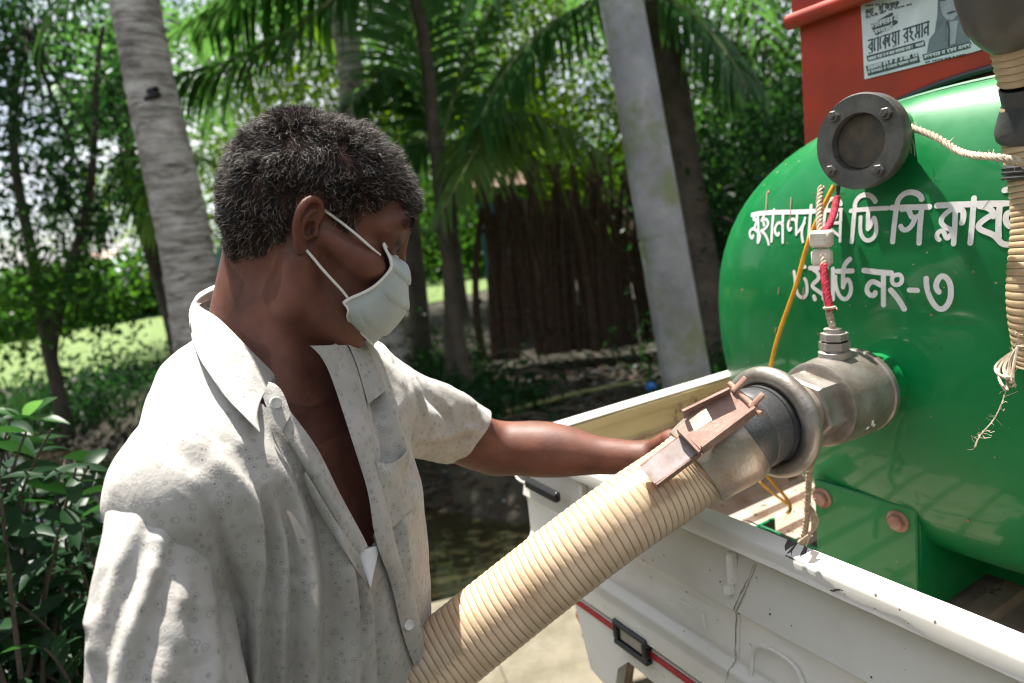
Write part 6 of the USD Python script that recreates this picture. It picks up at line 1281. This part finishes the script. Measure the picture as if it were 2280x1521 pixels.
# --- houses beyond the lawn
m_bluetin = plain('pale_blue_tin', (0.40, 0.47, 0.50), 0.5, 0.2, scale=5, var=0.25); m_whitew = plain('whitewash', (0.55, 0.52, 0.47), 0.9, 0.0, scale=3, var=0.3)
hs = thing('house', 'small far house with pale blue tin roof beyond the lawn', 'house', base_of(P(310, 720, 24)))
h0 = P(310, 742, 24); hx_, hy_ = unit(A([1, 0.1, 0])), unit(A([-0.1, 1, 0])); h0[2] = 0
part('wall', block(h0+ZZ*0.65, hx_, hy_, ZZ, 1.7, 2.4, 1.3), m_whitew, hs); part('roof', cat([block(h0+ZZ*1.55-hy_*0.75, hx_, unit(hy_+ZZ*0.42), ZZ, 2.2, 1.8, 0.05), block(h0+ZZ*1.55+hy_*0.9, hx_, unit(hy_-ZZ*0.42), ZZ, 2.2, 1.8, 0.05)]), m_bluetin, hs)
part('window', block(h0+ZZ*0.75-hy_*1.21, hx_, hy_, ZZ, 0.5, 0.05, 0.5), m_black, hs)
h1 = P(225, 640, 30); h1[2] = 0; h2_ = thing('house', 'pale far house half hidden by leaves beyond the lawn', 'house', h1)
part('wall', block(h1+ZZ*0.8, hx_, hy_, ZZ, 1.6, 2.2, 1.6), m_whitew, h2_); part('roof', cat([block(h1+ZZ*1.9-hy_*0.7, hx_, unit(hy_+ZZ*0.5), ZZ, 2.0, 1.7, 0.06), block(h1+ZZ*1.9+hy_*0.8, hx_, unit(hy_-ZZ*0.5), ZZ, 2.0, 1.7, 0.06)]), m_tin, h2_)
tt0 = P(492, 600, 11.0); tk = thing('tarpaulin', 'teal tarpaulin sheet hung behind the neck of the man', 'tarpaulin', base_of(tt0)); part('sheet', grid(np.stack([np.stack([P(472, 590, 11), P(500, 520, 11)], 0), np.stack([P(478, 680, 11), P(500, 660, 10.9)], 0), np.stack([P(480, 740, 11), P(530, 740, 10.9)], 0)], 0)), m_teal, tk)
part('pole', cat([tube([base_of(P(500, 520, 11)), P(500, 510, 11)], 0.03, 8)]), m_bark, tk)
# --- wood behind everything, and an unseen ring of leaves round the camera
g = np.random.default_rng(77); pos = []
for a_ in np.linspace(-0.95, 0.95, 60):
    for _ in range(3):
        d_ = g.uniform(20, 34); hgt = (5.5 if a_ > -0.30 else 1.7)*g.uniform(0.7, 1.25); c_ = A([math.sin(a_+0.03*g.normal())*d_, math.cos(a_)*d_, 0]); n_l = 650
        u_ = unit(g.normal(size=(n_l, 3)))*g.uniform(0.5, 1, (n_l, 1)); u_[:, 2] = np.abs(u_[:, 2]); pos.append(c_ + u_*A([1.7, 1.7, hgt]))
for a_ in np.linspace(1.0, 2*math.pi-1.0, 64):  # out of view behind the camera, dims the sky light on the scene
    for _ in range(2):
        d_ = g.uniform(9, 13); hgt = 7.5*g.uniform(0.75, 1.1); c_ = A([math.sin(a_+0.03*g.normal())*d_, math.cos(a_)*d_, 0]); n_l = 420
        u_ = unit(g.normal(size=(n_l, 3)))*g.uniform(0.6, 1, (n_l, 1)); u_[:, 2] = np.abs(u_[:, 2]); pos.append(c_ + u_*A([1.5, 1.5, hgt]))
part('far_and_unseen_wood', leaves(np.vstack(pos), 0.30, g, 0.2, 0.7), m_leaf_m, kind='stuff', smooth=False)
pos = []
for px_, d_, n_l, r_ in ((950, 6.6, 500, .3), (1010, 5.9, 600, .25), (1090, 5.7, 300, .2), (1600, 5.2, 600, .35), (1700, 5.0, 700, .4), (990, 7.4, 500, .4), (640, 8, 400, .5), (1560, 6.4, 500, .4), (20, 7.6, 500, .35), (250, 8.4, 300, .3), (1040, 4.9, 700, .28), (960, 5.0, 500, .25), (1150, 5.1, 300, .2), (60, 7.0, 500, .4), (160, 7.4, 400, .35), (120, 7.2, 700, .4), (210, 7.5, 700, .4), (290, 7.9, 700, .4), (340, 8.2, 500, .35), (250, 6.8, 500, .35), (60, 6.4, 500, .3)):
    c_ = base_of(P(px_, 800, d_)); u_ = g.normal(size=(n_l, 3))*A([r_, r_, r_*0.6]); u_[:, 2] = np.abs(u_[:, 2]); pos.append(c_+u_)
part('undergrowth', leaves(np.vstack(pos), 0.10, g, -0.4, 0.35), m_leaf_d, kind='stuff', smooth=False)
# --- litter, sticks and rubbish on the bank
def scatter(n, box_, g): x_ = g.uniform(box_[0], box_[1], n); y_ = g.uniform(box_[2], box_[3], n); return np.stack([x_, y_, height(x_, y_)+0.012], 1)
def flats(pos, s, g):
    n = len(pos); a_ = g.uniform(0, 6.3, n); ax = np.stack([np.cos(a_), np.sin(a_), 0.25*g.normal(size=n)], 1); ax = unit(ax); sd_ = unit(np.cross(ax, A([0, 0, 1.0])+0.35*g.normal(size=(n, 3)))); L = s*g.uniform(0.4, 1.3, (n, 1)); W_ = L*g.uniform(0.3, 0.8, (n, 1))
    v = np.stack([pos-ax*L-sd_*W_*.7, pos-ax*L*.6+sd_*W_, pos+ax*L+sd_*W_*.5, pos+ax*L*.7-sd_*W_], 1).reshape(-1, 3); i = np.arange(n)*4; return v, np.vstack([np.stack([i, i+1, i+2], 1), np.stack([i, i+2, i+3], 1)])
m_dry = leafmat('dry_leaf', (0.12, 0.085, 0.05), (0.05, 0.035, 0.022), 0.1, 0.7); m_scrap = leafmat('plastic_scrap', (0.42, 0.41, 0.40), (0.16, 0.17, 0.18), 0.1, 0.5)
g = np.random.default_rng(9)
part('leaf_litter', flats(np.vstack([scatter(2600, (-1.4, 2.2, 4.0, 6.9), g), scatter(500, (-1.5, 1.5, 2.0, 4.0), g), scatter(1200, (-8, -1.5, 5, 9.5), g)]), 0.035, g), m_dry, kind='stuff', smooth=False)
part('rubbish', flats(np.vstack([scatter(420, (-0.6, 2.2, 4.2, 6.3), g), scatter(40, (-1.2, 1.2, 2.0, 4.0), g)]), 0.032, g), m_scrap, kind='stuff', smooth=False)
q = height(A([1.12]), A([5.45]))[0]
tag(part('ball', trimesh.util.concatenate([trimesh.creation.icosphere(3, 0.042)]).apply_translation((*P(1450, 862, 5.2)[:2], P(1450, 862, 5.2)[2])), plain('blue_plastic', (0.02, 0.16, 0.55), 0.3), smooth=True), 'small blue plastic ball among the rubbish on the bank', 'ball')
for k_, (a, b) in enumerate((((1120,920,5.0),(1500,838,5.3)), ((1180,905,5.3),(1400,880,5.3)), ((1150,835,5.6),(1290,900,5.2)), ((1090,800,6.0),(1230,860,5.6)))):
    a, b = P(*a), P(*b); w_ = ['long pale bamboo cane lying across the bank', 'short crooked stick under the bamboo cane', 'bent branch on the bank in front of the fence', 'thin dark branch below the tin shed'][k_]
    t = thing('branch', w_, 'branch', base_of((a+b)/2)); part('stick', limb([a, (a+b)/2 + A([0, 0, 0.03+0.05*k_]), b], 0.022-0.003*k_, 0.010, 16, 7, 0.02, k_), [m_rachis, m_bark, m_bark, m_bark][k_], t, smooth=60)
rts = []
for i in range(60):
    a = scatter(1, (-1.2, 1.6, 4.1, 5.4), g)[0]; rts.append(limb([a, a+A([g.normal()*.15, g.normal()*.15, 0.10*g.uniform()]), a+A([g.normal()*.3, g.normal()*.3, 0.03])], 0.008, 0.003, 8, 5))
part('roots', cat(rts), m_bark, kind='stuff', smooth=False)
st_ = thing('stone', 'pale rounded stone at the edge of the dark puddle', 'stone', base_of(P(960, 1270, 2.9))); me = trimesh.creation.icosphere(3, 1.0); vv_ = me.vertices*A([0.06, 0.05, 0.04])*(1+0.25*(meshkit.fbm(me.vertices*1.6, 3)-0.5))[:, None]; q = P(958, 1262, 2.95); q[2] = height(A([q[0]]), A([q[1]]))[0]+0.03
part('rock', (vv_+q, me.faces), m_slab, st_, smooth=True)
m_bush = leafmat('bush_leaf', (0.022, 0.066, 0.018), (0.008, 0.030, 0.010), 0.25, 0.40)
# --- leafy bush in front on the left
bu = thing('bush', 'dark leafy bush with pointed leaves at the lower corner beside the sleeve', 'bush', base_of(P(60, 1300, 1.6))); g = np.random.default_rng(15)
stems, lp = [], []
for i in range(95):
    b_ = A([*P(g.uniform(-250, 260), 1500, g.uniform(1.25, 2.0))[:2], 0]); tx, ty = g.uniform(-200, 235), g.uniform(900, 1500)
    if tx > 120: ty = max(ty, 1020)
    dt = g.uniform(1.15, 2.1); top_ = P(tx, ty, dt); p = spline([b_, b_*0.4+top_*0.6+A([0.05*g.normal(), 0.05*g.normal(), 0.08]), top_], 40); stems.append(tube(p, np.linspace(0.008, 0.002, 40), 5))
    for j in range(8, 40):
        if g.uniform() < 0.75: lp.append((p[j], unit(np.cross(p[j]-p[j-1], g.normal(size=3)))))
part('stem', cat(stems), m_bark, bu)
def bigleaf(q, d, L, W_, g):
    u = np.linspace(0, 1, 7); d = unit(d + A([0, 0, 0.25])); sd_ = unit(np.cross(d, A([0, 0, 1.0])+0.5*g.normal(size=3))); nr = np.cross(sd_, d); mid = q + d*(L*u)[:, None] - A([0, 0, 1.0])*(L*0.35*u**2)[:, None]; w_ = W_*np.sin(np.pi*np.clip(u*0.94+0.06, 0, 1))**0.9
    return grid(np.stack([mid-sd_*w_[:, None]+nr*(0.25*w_)[:, None], mid, mid+sd_*w_[:, None]+nr*(0.25*w_)[:, None]], 1))
order = sorted(range(len(lp)), key=lambda i: (lp[i][0]-EYE) @ FW); rest = []
for n_, i in enumerate(order):
    L = g.uniform(0.05, 0.10); me = bigleaf(lp[i][0], lp[i][1], L, L*0.17, g)
    if n_ < 280: part('leaf', me, [m_bush, m_leaf_d][n_ % 4 == 0], bu, smooth=True)
    else: rest.append(me)
if rest: part('foliage', cat(rest), m_bush, bu, kind='stuff', smooth=True)
for px_, py_, n_ in ((55, 935, 7),):
    for k_ in range(n_): a_ = k_*0.9; part('leaf', bigleaf(P(px_, py_, 1.5), unit(RT*math.cos(a_)+UP*abs(math.sin(a_))*0.9+FW*0.3*math.sin(a_*2)), 0.10, 0.014, g), m_frond, bu, smooth=True)
